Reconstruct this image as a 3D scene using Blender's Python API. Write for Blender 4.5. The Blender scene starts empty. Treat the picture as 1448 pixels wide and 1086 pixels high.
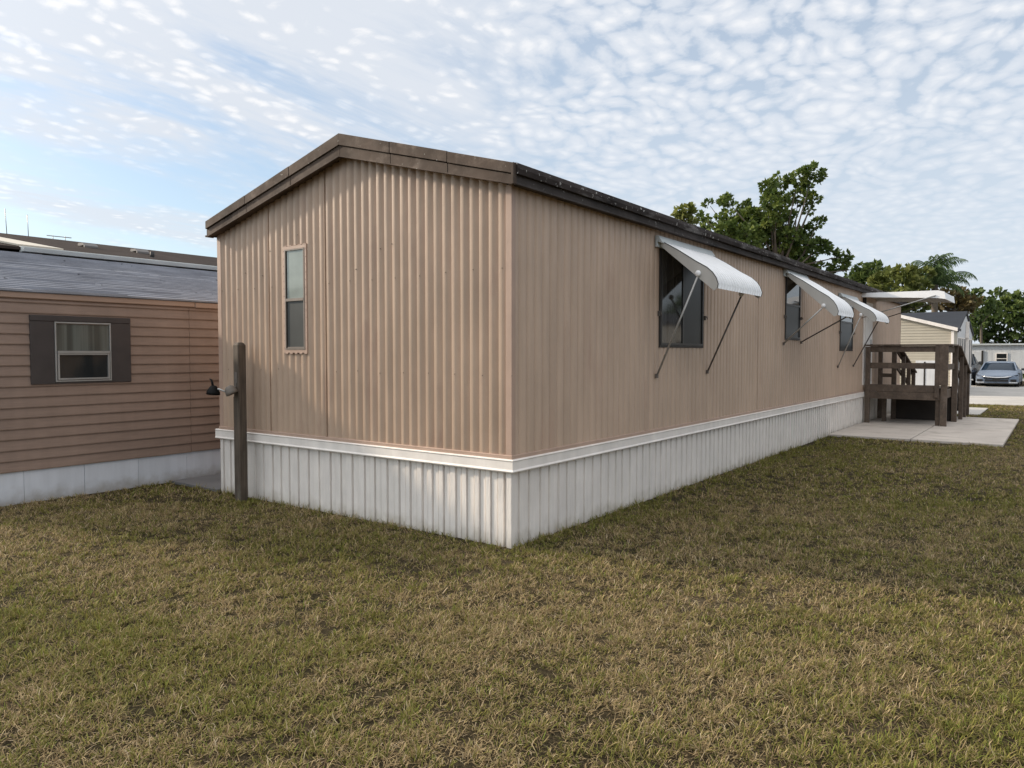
import bpy, math, random
import numpy as np
from mathutils import Vector, Matrix
random.seed(7); rng = np.random.default_rng(11)
R = math.radians
S = bpy.context.scene
COL = S.collection

# ---------------------------------------------------------------- camera
cam_d = bpy.data.cameras.new('camera'); cam = bpy.data.objects.new('camera', cam_d); COL.objects.link(cam)
CAM = Vector((3.628, -4.913, 1.62))
cam.location = CAM
cam.rotation_euler = (R(90-2.345), 0, R(36.443))
cam_d.sensor_width = 36; cam_d.lens = 36*1050/1448; cam_d.clip_end = 3000; cam_d.clip_start = .05
S.camera = cam

# ---------------------------------------------------------------- exposure, sun, sky
S.view_settings.view_transform = 'Standard'; S.view_settings.look = 'None'
S.view_settings.exposure = 0.42; S.view_settings.gamma = 1
S.view_settings.use_curve_mapping = False
SUN_EL = R(23); SUN_AZ = math.atan2(-.966, -.26)          # direction towards the sun
sd = Vector((math.sin(SUN_AZ)*math.cos(SUN_EL), math.cos(SUN_AZ)*math.cos(SUN_EL), math.sin(SUN_EL)))
sun_d = bpy.data.lights.new('sun', 'SUN'); sun = bpy.data.objects.new('sun', sun_d); COL.objects.link(sun)
sun_d.energy = 3.5; sun_d.angle = R(3); sun_d.color = (1, .86, .69)
sun.rotation_euler = sd.to_track_quat('Z', 'Y').to_euler()
sun.location = (-30, -10, 20)

def nn(nt, t, **kw):
    n = nt.nodes.new(t)
    for k, v in kw.items():
        if k in n.inputs: n.inputs[k].default_value = v
        else: setattr(n, k, v)
    return n
def math_n(nt, op, a, b=None, clamp=False):
    n = nt.nodes.new('ShaderNodeMath'); n.operation = op; n.use_clamp = clamp
    for i, v in enumerate((a, b)):
        if v is None: continue
        if isinstance(v, (int, float)): n.inputs[i].default_value = v
        else: nt.links.new(v, n.inputs[i])
    return n.outputs[0]
def ramp(nt, fac, stops, interp='LINEAR'):
    n = nt.nodes.new('ShaderNodeValToRGB'); cr = n.color_ramp; cr.interpolation = interp
    while len(cr.elements) < len(stops): cr.elements.new(.5)
    for e, (p, c) in zip(cr.elements, stops):
        e.position = p; e.color = (c, c, c, 1) if isinstance(c, (int, float)) else (*c, 1)
    nt.links.new(fac, n.inputs[0]); return n.outputs[0]
def maprange(nt, v, a, b, c=0, d=1, smooth=True):
    n = nt.nodes.new('ShaderNodeMapRange'); n.interpolation_type = 'SMOOTHSTEP' if smooth else 'LINEAR'
    nt.links.new(v, n.inputs[0])
    for i, x in enumerate((a, b, c, d)): n.inputs[i+1].default_value = x
    return n.outputs[0]
def mixc(nt, f, a, b, mode='MIX'):
    n = nt.nodes.new('ShaderNodeMix'); n.data_type = 'RGBA'; n.blend_type = mode
    for s, v in ((n.inputs[0], f), (n.inputs[6], a), (n.inputs[7], b)):
        if isinstance(v, (int, float)): s.default_value = v
        elif isinstance(v, tuple): s.default_value = (*v[:3], 1)
        else: nt.links.new(v, s)
    return n.outputs[2]

def build_world():
    w = bpy.data.worlds.new('World'); S.world = w; w.use_nodes = True
    nt = w.node_tree; nt.nodes.clear()
    out = nn(nt, 'ShaderNodeOutputWorld'); bg = nn(nt, 'ShaderNodeBackground')
    sky = nn(nt, 'ShaderNodeTexSky'); sky.sky_type = 'NISHITA'; sky.sun_disc = False
    sky.sun_elevation = SUN_EL; sky.sun_rotation = SUN_AZ; sky.air_density = 1.0; sky.dust_density = .6; sky.ozone_density = 1.2
    tc = nn(nt, 'ShaderNodeTexCoord'); sep = nn(nt, 'ShaderNodeSeparateXYZ')
    nt.links.new(tc.outputs['Generated'], sep.inputs[0])
    z = math_n(nt, 'MAXIMUM', sep.outputs[2], 0.0)
    den = math_n(nt, 'ADD', z, .14)
    u = math_n(nt, 'DIVIDE', sep.outputs[0], den); v = math_n(nt, 'DIVIDE', sep.outputs[1], den)
    comb = nn(nt, 'ShaderNodeCombineXYZ'); nt.links.new(u, comb.inputs[0]); nt.links.new(v, comb.inputs[1])
    P = comb.outputs[0]
    def noise(scale, det=4, rough=.5, dist=0., vec=P, rot=0., sc=(1, 1, 1), loc=(0, 0, 0)):
        m = nn(nt, 'ShaderNodeMapping'); nt.links.new(vec, m.inputs[0])
        m.inputs['Rotation'].default_value = (0, 0, rot); m.inputs['Scale'].default_value = sc; m.inputs['Location'].default_value = loc
        n = nn(nt, 'ShaderNodeTexNoise'); nt.links.new(m.outputs[0], n.inputs['Vector'])
        n.inputs['Scale'].default_value = scale; n.inputs['Detail'].default_value = det
        n.inputs['Roughness'].default_value = rough; n.inputs['Distortion'].default_value = dist
        return n
    # warped coordinates for the puffs
    wn = noise(3.0, 3, .5)
    vm = nn(nt, 'ShaderNodeVectorMath', operation='MULTIPLY_ADD')
    nt.links.new(wn.outputs['Color'], vm.inputs[0]); vm.inputs[1].default_value = (.18, .18, 0); nt.links.new(P, vm.inputs[2])
    vo = nn(nt, 'ShaderNodeTexVoronoi'); vo.feature = 'SMOOTH_F1'; vo.inputs['Scale'].default_value = 21
    vo.inputs['Smoothness'].default_value = .28
    mp = nn(nt, 'ShaderNodeMapping'); nt.links.new(vm.outputs[0], mp.inputs[0]); mp.inputs['Rotation'].default_value = (0, 0, R(30)); mp.inputs['Scale'].default_value = (1.0, .72, 1)
    nt.links.new(mp.outputs[0], vo.inputs['Vector'])
    puff = math_n(nt, 'SUBTRACT', 1.0, math_n(nt, 'MULTIPLY', vo.outputs['Distance'], 1.25))
    fine = noise(40, 6, .62, .2, vm.outputs[0])
    mid = noise(2.6, 4, .5, .4)
    # total puff density
    d = math_n(nt, 'ADD', math_n(nt, 'MULTIPLY', puff, .60), math_n(nt, 'MULTIPLY', fine.outputs[0], .46))
    d = math_n(nt, 'ADD', d, math_n(nt, 'MULTIPLY', mid.outputs[0], .40))
    puffs = maprange(nt, d, .28, .70, .0, 1.0)
    # smoother veil sheet with streaks (cirrus) : strong to the left
    st = noise(2.0, 8, .62, .6, P, R(-22), (1, .26, 1), (.3, .1, 0))
    st2 = noise(5.5, 6, .6, .4, P, R(-22), (1, .3, 1), (2.3, .7, 0))
    sf = math_n(nt, 'ADD', math_n(nt, 'MULTIPLY', st.outputs[0], .75), math_n(nt, 'MULTIPLY', st2.outputs[0], .25))
    # zone: azimuth split between puffs (right) and veil (left)
    az = nn(nt, 'ShaderNodeVectorMath', operation='DOT_PRODUCT'); nt.links.new(P, az.inputs[0]); az.inputs[1].default_value = (.80, .60, 0)
    azn = math_n(nt, 'ADD', az.outputs['Value'], math_n(nt, 'MULTIPLY', math_n(nt, 'SUBTRACT', mid.outputs[0], .5), .75))
    zone = maprange(nt, azn, -.25, .25)
    veil = maprange(nt, math_n(nt, 'ADD', sf, math_n(nt, 'MULTIPLY', math_n(nt, 'SUBTRACT', z, .22), .62)), .40, .60, .0, .97)
    cl = nn(nt, 'ShaderNodeMix'); cl.data_type = 'FLOAT'
    nt.links.new(zone, cl.inputs[0]); nt.links.new(veil, cl.inputs[2]); nt.links.new(math_n(nt, 'MULTIPLY_ADD' if False else 'MULTIPLY', puffs, .93), cl.inputs[3])
    cover = cl.outputs[0]
    # towards the horizon on the right the cells melt into a pale sheet
    low = maprange(nt, z, .02, .30)
    cover = math_n(nt, 'MULTIPLY', cover, math_n(nt, 'ADD', math_n(nt, 'MULTIPLY', low, .35), .65), True)
    cover = math_n(nt, 'MAXIMUM', cover, math_n(nt, 'MULTIPLY', zone, .22))
    flat = math_n(nt, 'MULTIPLY', maprange(nt, z, .10, .40, .72, .12), zone)      # the sheet closes up with distance
    cm = nn(nt, 'ShaderNodeMix'); cm.data_type = 'FLOAT'; nt.links.new(flat, cm.inputs[0]); nt.links.new(cover, cm.inputs[2]); cm.inputs[3].default_value = .62
    cover = cm.outputs[0]
    blue = nn(nt, 'ShaderNodeVectorMath', operation='SCALE'); nt.links.new(sky.outputs[0], blue.inputs[0]); blue.inputs['Scale'].default_value = .12
    palef = math_n(nt, 'MULTIPLY', ramp(nt, z, [(0, .85), (.22, .60), (.50, .30)]), maprange(nt, azn, -.9, .1, .62, 1.0))
    pale = mixc(nt, palef, blue.outputs[0], (.41, .50, .60))
    cc = mixc(nt, maprange(nt, d, .65, 1.0), (.57, .605, .66), (.74, .74, .75))
    cc = mixc(nt, math_n(nt, 'MULTIPLY', flat, .9), cc, (.61, .645, .70))
    col = mixc(nt, cover, pale, cc)
    # fill light added to the sky: brighter behind the camera and overhead
    gl = nn(nt, 'ShaderNodeVectorMath', operation='DOT_PRODUCT'); nt.links.new(tc.outputs['Generated'], gl.inputs[0]); gl.inputs[1].default_value = (-.40, -.84, .36)
    nt.links.new(col, bg.inputs[0]); fac = math_n(nt, 'MULTIPLY', maprange(nt, gl.outputs['Value'], -.05, 1.0, 1.0, 1.45), maprange(nt, z, .50, .80, 1.0, 1.4))
    nt.links.new(fac, bg.inputs[1])
    col = mixc(nt, maprange(nt, z, .48, .75, 0, .8), col, (.63, .62, .61)); nt.links.new(col, bg.inputs[0])
    nt.links.new(bg.outputs[0], out.inputs[0])
build_world()

# ---------------------------------------------------------------- materials
MATS = {}
def mat(name, base, rough=.7, var=.12, vscale=3., streak=0., dirt=None, bump=.0, bscale=60., metal=0., spec=.5,
        grain=None, spots=None, fine=0., bdist=.002, zdirt=None, second=None, wave=0):
    """base colour with large mottling, vertical streaks, optional patches of a second colour, and micro bump"""
    if name in MATS: return MATS[name]
    m = bpy.data.materials.new(name); m.use_nodes = True; nt = m.node_tree
    b = nt.nodes['Principled BSDF']; tc = nn(nt, 'ShaderNodeTexCoord'); P = tc.outputs['Object']
    def noise(scale, det=4, sc=(1, 1, 1), rough_=.55):
        mp = nn(nt, 'ShaderNodeMapping'); nt.links.new(P, mp.inputs[0]); mp.inputs['Scale'].default_value = sc
        n = nn(nt, 'ShaderNodeTexNoise'); nt.links.new(mp.outputs[0], n.inputs['Vector'])
        n.inputs['Scale'].default_value = scale; n.inputs['Detail'].default_value = det; n.inputs['Roughness'].default_value = rough_
        return n.outputs[0]
    c = tuple(base)
    dark = tuple(x*(1-var) for x in c); lite = tuple(min(1, x*(1+var)) for x in c)
    col = ramp(nt, noise(vscale, 5), [(.3, dark), (.7, lite)])
    if streak:
        s = ramp(nt, noise(9, 4, (1, 1, .09)), [(.38, 1-streak), (.62, 1.0)])
        col = mixc(nt, 1.0, col, s, 'MULTIPLY')
    if grain:
        g = ramp(nt, noise(grain[0], 4, grain[1]), [(.35, 1-grain[2]), (.65, 1.0)])
        col = mixc(nt, 1.0, col, g, 'MULTIPLY')
    if fine:
        f = ramp(nt, noise(140, 3), [(.35, 1-fine), (.65, 1.0)])
        col = mixc(nt, 1.0, col, f, 'MULTIPLY')
    if second:      # patches: (colour, scale vector, scale, lo, hi)
        f = maprange(nt, noise(second[2], 6, second[1], .65), second[3], second[4])
        col = mixc(nt, f, col, second[0])
    if zdirt:       # splash dirt close to the ground
        sp = nn(nt, 'ShaderNodeSeparateXYZ'); nt.links.new(P, sp.inputs[0])
        h = math_n(nt, 'ADD', sp.outputs[2], math_n(nt, 'MULTIPLY', noise(7, 5), -.25))
        f = maprange(nt, h, zdirt[1]-.16, zdirt[2]-.14, zdirt[3], 0)
        col = mixc(nt, f, col, zdirt[0])
    if spots:
        f = maprange(nt, noise(spots[1], 2), spots[2], spots[2]+.04, 0, spots[3])
        col = mixc(nt, f, col, spots[0])
    nt.links.new(col, b.inputs['Base Color'])
    rr = ramp(nt, noise(8, 4), [(.3, max(0, rough-.08)), (.7, min(1, rough+.08))]); nt.links.new(rr, b.inputs['Roughness'])
    b.inputs['Metallic'].default_value = metal
    b.inputs['Specular IOR Level'].default_value = spec
    if bump:
        bn = nn(nt, 'ShaderNodeBump'); bn.inputs['Strength'].default_value = bump; bn.inputs['Distance'].default_value = bdist
        gs = grain[1] if grain else (1, 1, 1)
        nt.links.new(noise(bscale, 4, gs), bn.inputs['Height']); nt.links.new(bn.outputs[0], b.inputs['Normal'])
        if wave:        # oil-canned, gently buckled sheet
            b2 = nn(nt, 'ShaderNodeBump'); b2.inputs['Strength'].default_value = .6; b2.inputs['Distance'].default_value = .012
            nt.links.new(noise(2.6, 3, (1, 1, .45)), b2.inputs['Height']); nt.links.new(b2.outputs[0], bn.inputs['Normal'])
    MATS[name] = m; return m
def plain(name, base, rough=.5, metal=0., spec=.5, coat=0.):
    if name in MATS: return MATS[name]
    m = bpy.data.materials.new(name); m.use_nodes = True; nt = m.node_tree; b = nt.nodes['Principled BSDF']
    tc = nn(nt, 'ShaderNodeTexCoord'); n = nn(nt, 'ShaderNodeTexNoise'); nt.links.new(tc.outputs['Object'], n.inputs['Vector']); n.inputs['Scale'].default_value = 6; n.inputs['Detail'].default_value = 4
    col = ramp(nt, n.outputs[0], [(.3, tuple(x*.9 for x in base)), (.7, tuple(min(1, x*1.08) for x in base))])
    nt.links.new(col, b.inputs['Base Color']); b.inputs['Roughness'].default_value = rough; b.inputs['Metallic'].default_value = metal
    b.inputs['Specular IOR Level'].default_value = spec; b.inputs['Coat Weight'].default_value = coat
    MATS[name] = m; return m
def glass(name, base, rough=.04, stripes=0.):
    m = plain(name, base, rough, 0, .4)
    nt = m.node_tree; b = nt.nodes['Principled BSDF']
    tc = nn(nt, 'ShaderNodeTexCoord'); n = nn(nt, 'ShaderNodeTexNoise'); nt.links.new(tc.outputs['Object'], n.inputs['Vector']); n.inputs['Scale'].default_value = 1.6
    bn = nn(nt, 'ShaderNodeBump'); bn.inputs['Strength'].default_value = .12; bn.inputs['Distance'].default_value = .01
    nt.links.new(n.outputs[0], bn.inputs['Height']); nt.links.new(bn.outputs[0], b.inputs['Normal'])
    if stripes:
        mp = nn(nt, 'ShaderNodeMapping'); nt.links.new(tc.outputs['Object'], mp.inputs[0]); mp.inputs['Scale'].default_value = (1, 1, .02)
        n2 = nn(nt, 'ShaderNodeTexNoise'); nt.links.new(mp.outputs[0], n2.inputs['Vector']); n2.inputs['Scale'].default_value = 14
        col = ramp(nt, n2.outputs[0], [(.42, tuple(x*.6 for x in base)), (.6, tuple(x*(1+stripes) for x in base))])
        nt.links.new(col, b.inputs['Base Color'])
    return m

M_FRONT = mat('tan_painted_metal', (.48, .347, .252), .42, .09, 1.3, streak=.13, bump=.25, bscale=35, fine=.05,
              second=((.37, .25, .185), (1, 1, .3), 3.2, .50, .78), wave=1, spec=.45)
M_SIDE = mat('tan_side_metal', (.54, .395, .292), .55, .07, 1.1, streak=.12, bump=.25, bscale=30, fine=.05,
             second=((.44, .30, .22), (1, 1, .35), 2.6, .52, .80), wave=1)
M_TRIMTAN = mat('tan_trim', (.43, .30, .23), .5, .08, 4, streak=.08, bump=.2)
M_WHITE = mat('white_trim_paint', (.82, .765, .71), .5, .06, 5, streak=.07, bump=.3, bscale=20,
              second=((.45, .40, .35), (1, 1, 1), 6, .66, .85))
M_SKIRT = mat('white_skirt_paint', (.82, .765, .71), .6, .06, 3, streak=.05, bump=.9, bscale=16, grain=(5, (6, 6, .7), .07), bdist=.004,
              zdirt=((.38, .33, .25), .0, .17, .6), fine=.04)
M_FASCIA = mat('weathered_brown_fascia', (.095, .070, .055), .8, .4, 2.5, bump=.6, bscale=20, fine=.15,
               second=((.20, .155, .125), (1, 1, 1), 6, .50, .75), spots=((.5, .47, .42), 27, .73, .7), spec=.2)
M_EAVE = mat('sooty_eave_metal', (.036, .028, .025), .8, .45, 3, bump=.6, bscale=25, fine=.2,
             second=((.13, .12, .115), (1, .35, 1.5), 3.5, .52, .66), spots=((.55, .53, .50), 24, .655, .7), spec=.15)
M_EAVE2 = mat('grey_eave_metal', (.066, .056, .052), .8, .3, 3, bump=.4, bscale=25, fine=.2,
              second=((.035, .033, .033), (1, .3, 2), 4, .50, .7), spots=((.4, .38, .36), 26, .68, .6), spec=.15)
M_SHINGLE = mat('dark_shingle', (.06, .055, .052), .9, .3, 5, bump=.8, bscale=80, fine=.25)
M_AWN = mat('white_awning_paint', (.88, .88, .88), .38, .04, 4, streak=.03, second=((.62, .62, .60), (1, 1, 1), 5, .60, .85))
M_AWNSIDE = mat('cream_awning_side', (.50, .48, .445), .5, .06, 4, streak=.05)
M_ALU = plain('dull_aluminium', (.42, .41, .39), .4, .55)
M_RUST = mat('rusty_strut', (.13, .11, .095), .6, .3, 20, fine=.2)
M_BRONZE = plain('dark_bronze_frame', (.035, .03, .027), .5, .2, .3)
M_WOOD = mat('dark_stained_wood', (.135, .098, .072), .8, .3, 4, grain=(7, (3, 3, 3), .25), bump=.7, bscale=40, fine=.2,
             second=((.20, .155, .125), (1, 1, .4), 6, .55, .8))
M_POST = mat('weathered_post_wood', (.12, .092, .068), .85, .2, 3, grain=(14, (3, 3, .18), .45), bump=.9, bscale=20, fine=.15, bdist=.004,
             second=((.17, .16, .125), (1, 1, .25), 5, .52, .75))
M_WOODSHADE = mat('shade_painted_wood', (.035, .027, .022), .85, .2, 4, bump=.5, bscale=40, fine=.2)  # shadow under the deck and stairs, painted into the wood colour
M_CONC = mat('concrete', (.58, .52, .46), .9, .12, 1.3, fine=.12, bump=.5, bscale=90,
             second=((.40, .35, .30), (1, 1, 1), 1.7, .50, .72), spots=((.2, .18, .15), 31, .70, .5))
M_CONC2 = mat('pale_road_concrete', (.48, .46, .43), .9, .12, .6, fine=.1, bump=.4, bscale=60,
              second=((.36, .34, .31), (1, 1, 1), .8, .50, .72))
M_BROWNSIDE = mat('reddish_brown_siding', (.30, .212, .165), .6, .09, 1.5, streak=.06, bump=.4, bscale=14, grain=(6, (8, .6, 8), .12), fine=.05)
M_SKIRTBLUE = mat('pale_blue_white_skirt', (.68, .71, .76), .7, .06, 2, streak=.08, bump=.3, zdirt=((.30, .27, .22), .0, .2, .7))
M_SHUT = mat('dark_brown_shutter', (.052, .043, .041), .6, .12, 5, fine=.05)
M_GREYROOF = mat('faded_grey_shingles', (.31, .325, .365), .95, .18, 2.2, fine=.22, bump=.7, bscale=70,
                 second=((.46, .475, .50), (1, .5, 1), 2.6, .58, .80), spec=.2, spots=((.07, .07, .08), 8, .70, .85))
M_BROWNROOF = mat('dark_brown_shingles', (.052, .041, .037), .95, .2, 3, spec=.05, fine=.25, bump=.7, bscale=70)
M_GUTTER = mat('pale_metal_gutter', (.50, .53, .53), .4, .05, 4, streak=.0)
M_CREAM = mat('cream_vinyl_siding', (.43, .39, .31), .55, .05, 2, fine=.03)
M_WHITEH = mat('white_house_siding', (.60, .61, .62), .6, .06, 2, streak=.08)
M_FARROOF = mat('charcoal_roof', (.050, .053, .062), .95, .15, 2, fine=.2)
G_DARK = glass('dark_window_glass', (.018, .02, .022), .05, 1.5)
G_CURTAIN = glass('curtained_glass', (.30, .335, .31), .10)
G_SCREEN = glass('screened_glass', (.06, .064, .062), .35)
G_HAZY = glass('hazy_window_glass', (.10, .11, .10), .12, .3)

# ---------------------------------------------------------------- mesh helpers
class MB:
    def __init__(s): s.v = []; s.f = []; s.sm = []
    def add(s, vs, fs, smooth=False):
        o = len(s.v); s.v += [tuple(x) for x in vs]; s.f += [tuple(i+o for i in f) for f in fs]; s.sm += [smooth]*len(fs); return s
    def box(s, x0, x1, y0, y1, z0, z1):
        x0, x1 = min(x0, x1), max(x0, x1); y0, y1 = min(y0, y1), max(y0, y1); z0, z1 = min(z0, z1), max(z0, z1)
        vs = [(x, y, z) for z in (z0, z1) for x, y in ((x0, y0), (x1, y0), (x1, y1), (x0, y1))]
        return s.add(vs, [(0, 3, 2, 1), (4, 5, 6, 7), (0, 1, 5, 4), (1, 2, 6, 5), (2, 3, 7, 6), (3, 0, 4, 7)])
    def prism(s, pts, axis, a, b):
        """polygon pts (2-D) extruded along an axis: 'x' -> pts are (y,z), 'y' -> (x,z), 'z' -> (x,y)"""
        def mk(p, t):
            return {'x': (t, p[0], p[1]), 'y': (p[0], t, p[1]), 'z': (p[0], p[1], t)}[axis]
        n = len(pts); vs = [mk(p, a) for p in pts]+[mk(p, b) for p in pts]
        fs = [tuple(range(n))[::-1], tuple(range(n, 2*n))]+[(i, (i+1) % n, n+(i+1) % n, n+i) for i in range(n)]
        return s.add(vs, fs)
    def bar(s, p, q, w, h=None, up=(0, 0, 1)):
        """rectangular bar from p to q, width w across, height h"""
        h = h or w; p = Vector(p); q = Vector(q); d = (q-p).normalized(); up = Vector(up)
        sx = d.cross(up)
        if sx.length < 1e-3: sx = d.cross(Vector((0, 1, 0)))
        sx.normalize(); sz = sx.cross(d).normalized()
        vs = [c+sx*a*w/2+sz*b*h/2 for c in (p, q) for a, b in ((-1, -1), (1, -1), (1, 1), (-1, 1))]
        return s.add(vs, [(0, 1, 2, 3), (7, 6, 5, 4), (0, 4, 5, 1), (1, 5, 6, 2), (2, 6, 7, 3), (3, 7, 4, 0)])
    def tube(s, pts, r, n=8, caps=True):
        pts = [Vector(p) for p in pts]; rs = r if isinstance(r, (list, tuple)) else [r]*len(pts)
        vs = []; fs = []; ref = None
        for i, p in enumerate(pts):
            d = (pts[min(i+1, len(pts)-1)]-pts[max(i-1, 0)]).normalized()
            if ref is None: ref = d.orthogonal().normalized()
            a = (ref-d*ref.dot(d)).normalized(); b = d.cross(a); ref = a
            for k in range(n):
                t = 2*math.pi*k/n; vs.append(p+(a*math.cos(t)+b*math.sin(t))*rs[i])
        for i in range(len(pts)-1):
            for k in range(n):
                fs.append((i*n+k, i*n+(k+1) % n, (i+1)*n+(k+1) % n, (i+1)*n+k))
        s.add(vs, fs, True)
        if caps:
            o = len(s.v)-len(vs); s.f.append(tuple(o+k for k in range(n))[::-1]); s.sm.append(False)
            s.f.append(tuple(o+(len(pts)-1)*n+k for k in range(n))); s.sm.append(False)
        return s
    def ball(s, c, r, n=10, sc=(1, 1, 1)):
        vs = []; fs = []; m = n//2
        for i in range(m+1):
            ph = math.pi*i/m
            for k in range(n):
                t = 2*math.pi*k/n; vs.append((c[0]+r*sc[0]*math.sin(ph)*math.cos(t), c[1]+r*sc[1]*math.sin(ph)*math.sin(t), c[2]+r*sc[2]*math.cos(ph)))
        for i in range(m):
            for k in range(n): fs.append((i*n+k, (i+1)*n+k, (i+1)*n+(k+1) % n, i*n+(k+1) % n))
        return s.add(vs, fs, True)
    def sheet(s, o, ud, nd, us, ds, z0, zt, zrows=1, smooth=True):
        """folded vertical sheet: columns at us with depth ds; z0 and zt(u) give the lower and upper ends"""
        o = Vector(o); ud = Vector(ud); nd = Vector(nd); vs = []; fs = []; m = zrows+1
        for u, d in zip(us, ds):
            t = zt(u) if callable(zt) else zt
            for j in range(m): vs.append(o+ud*u+nd*d+Vector((0, 0, z0+(t-z0)*j/zrows)))
        flip = ud.cross(Vector((0, 0, 1))).dot(nd) < 0
        for i in range(len(us)-1):
            for j in range(zrows):
                q = (i*m+j, (i+1)*m+j, (i+1)*m+j+1, i*m+j+1)
                fs.append(q[::-1] if flip else q)
        return s.add(vs, fs, smooth)
    def build(s, name, m, parent=None, bevel=0, loc=None):
        me = bpy.data.meshes.new(name); me.from_pydata([tuple(v) for v in s.v], [], s.f); me.update()
        me.polygons.foreach_set('use_smooth', s.sm); me.materials.append(m)
        o = bpy.data.objects.new(name, me); COL.objects.link(o)
        if parent is not None: o.parent = parent
        if bevel:
            b = o.modifiers.new('bevel', 'BEVEL'); b.width = bevel; b.segments = 1; b.limit_method = 'ANGLE'; b.angle_limit = R(40)
        return o
def tag(o, label=None, cat=None, group=None, kind=None):
    if label: o['label'] = label
    if cat: o['category'] = cat
    if group: o['group'] = group
    if kind: o['kind'] = kind
    return o
def empty(name, loc, label, cat, group=None, rz=0):
    o = bpy.data.objects.new(name, None); COL.objects.link(o); o.location = loc; o.rotation_euler = (0, 0, rz); o.empty_display_size = .3
    return tag(o, label, cat, group)
def copy_tree(o, parent=None):
    c = o.copy(); COL.objects.link(c); c.parent = parent
    for ch in o.children: copy_tree(ch, c)
    return c

# ---------------------------------------------------------------- ground
def lawn_mat():
    m = bpy.data.materials.new('lawn_soil'); m.use_nodes = True; nt = m.node_tree; b = nt.nodes['Principled BSDF']
    tc = nn(nt, 'ShaderNodeTexCoord'); P = tc.outputs['Object']
    def noise(s, d=5, r=.6):
        n = nn(nt, 'ShaderNodeTexNoise'); nt.links.new(P, n.inputs['Vector']); n.inputs['Scale'].default_value = s; n.inputs['Detail'].default_value = d; n.inputs['Roughness'].default_value = r; return n.outputs[0]
    a = ramp(nt, noise(.8), [(.35, (.050, .043, .022)), (.55, (.080, .063, .036)), (.7, (.125, .098, .062))])
    f = ramp(nt, noise(45, 6, .75), [(.32, .35), (.5, .8), (.68, 1.25)])
    c = mixc(nt, 1.0, a, f, 'MULTIPLY'); nt.links.new(c, b.inputs['Base Color']); b.inputs['Roughness'].default_value = 1
    b.inputs['Specular IOR Level'].default_value = .1
    bn = nn(nt, 'ShaderNodeBump'); bn.inputs['Strength'].default_value = 1; bn.inputs['Distance'].default_value = .03
    nt.links.new(noise(30, 6, .8), bn.inputs['Height']); nt.links.new(bn.outputs[0], b.inputs['Normal'])
    return m
M_LAWN = lawn_mat()
g = MB(); g.add([(-600, -300, 0), (600, -300, 0), (600, 900, 0), (-600, 900, 0)], [(0, 1, 2, 3)])
tag(g.build('ground', M_LAWN), 'flat lawn ground between the mobile homes', 'ground', kind='structure')
# patio slab under the deck (cast in panels with joints)
p = MB()
for (x0, x1) in ((.0, 1.42), (1.43, 2.86)):
    for (y0, y1) in ((10.45, 13.55), (13.56, 16.65)):
        p.box(x0+.012, x1, y0, y1, -.05, .045)
tag(p.build('patio', M_CONC, bevel=.008), 'weathered concrete patio slab under the wooden deck', 'patio', kind='structure')
p = MB()
p.box(-5.30, -4.27, -.02, 18, -.05, .03)
tag(p.build('side_path', mat('dark_grey_concrete', (.17, .165, .165), .8, .15, 2, fine=.1, bump=.3)), 'dark grey concrete strip between the two homes', 'path', kind='structure')  # darker grey than the patio slab
p = MB(); p.box(.15, 1.95, 18.0, 20.9, -.05, .025)
tag(p.build('path', M_CONC2), 'short pale concrete path beyond the deck', 'path', kind='structure')
p = MB()
for i in range(-5, 3):
    for j in range(4):
        p.box(i*3.2+.0, i*3.2+3.19, 22.9+j*4, 22.9+j*4+3.985, -.05, .02+.0)
tag(p.build('driveway', M_CONC2), 'pale jointed concrete driveway under the parked cars', 'driveway', kind='structure')

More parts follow.
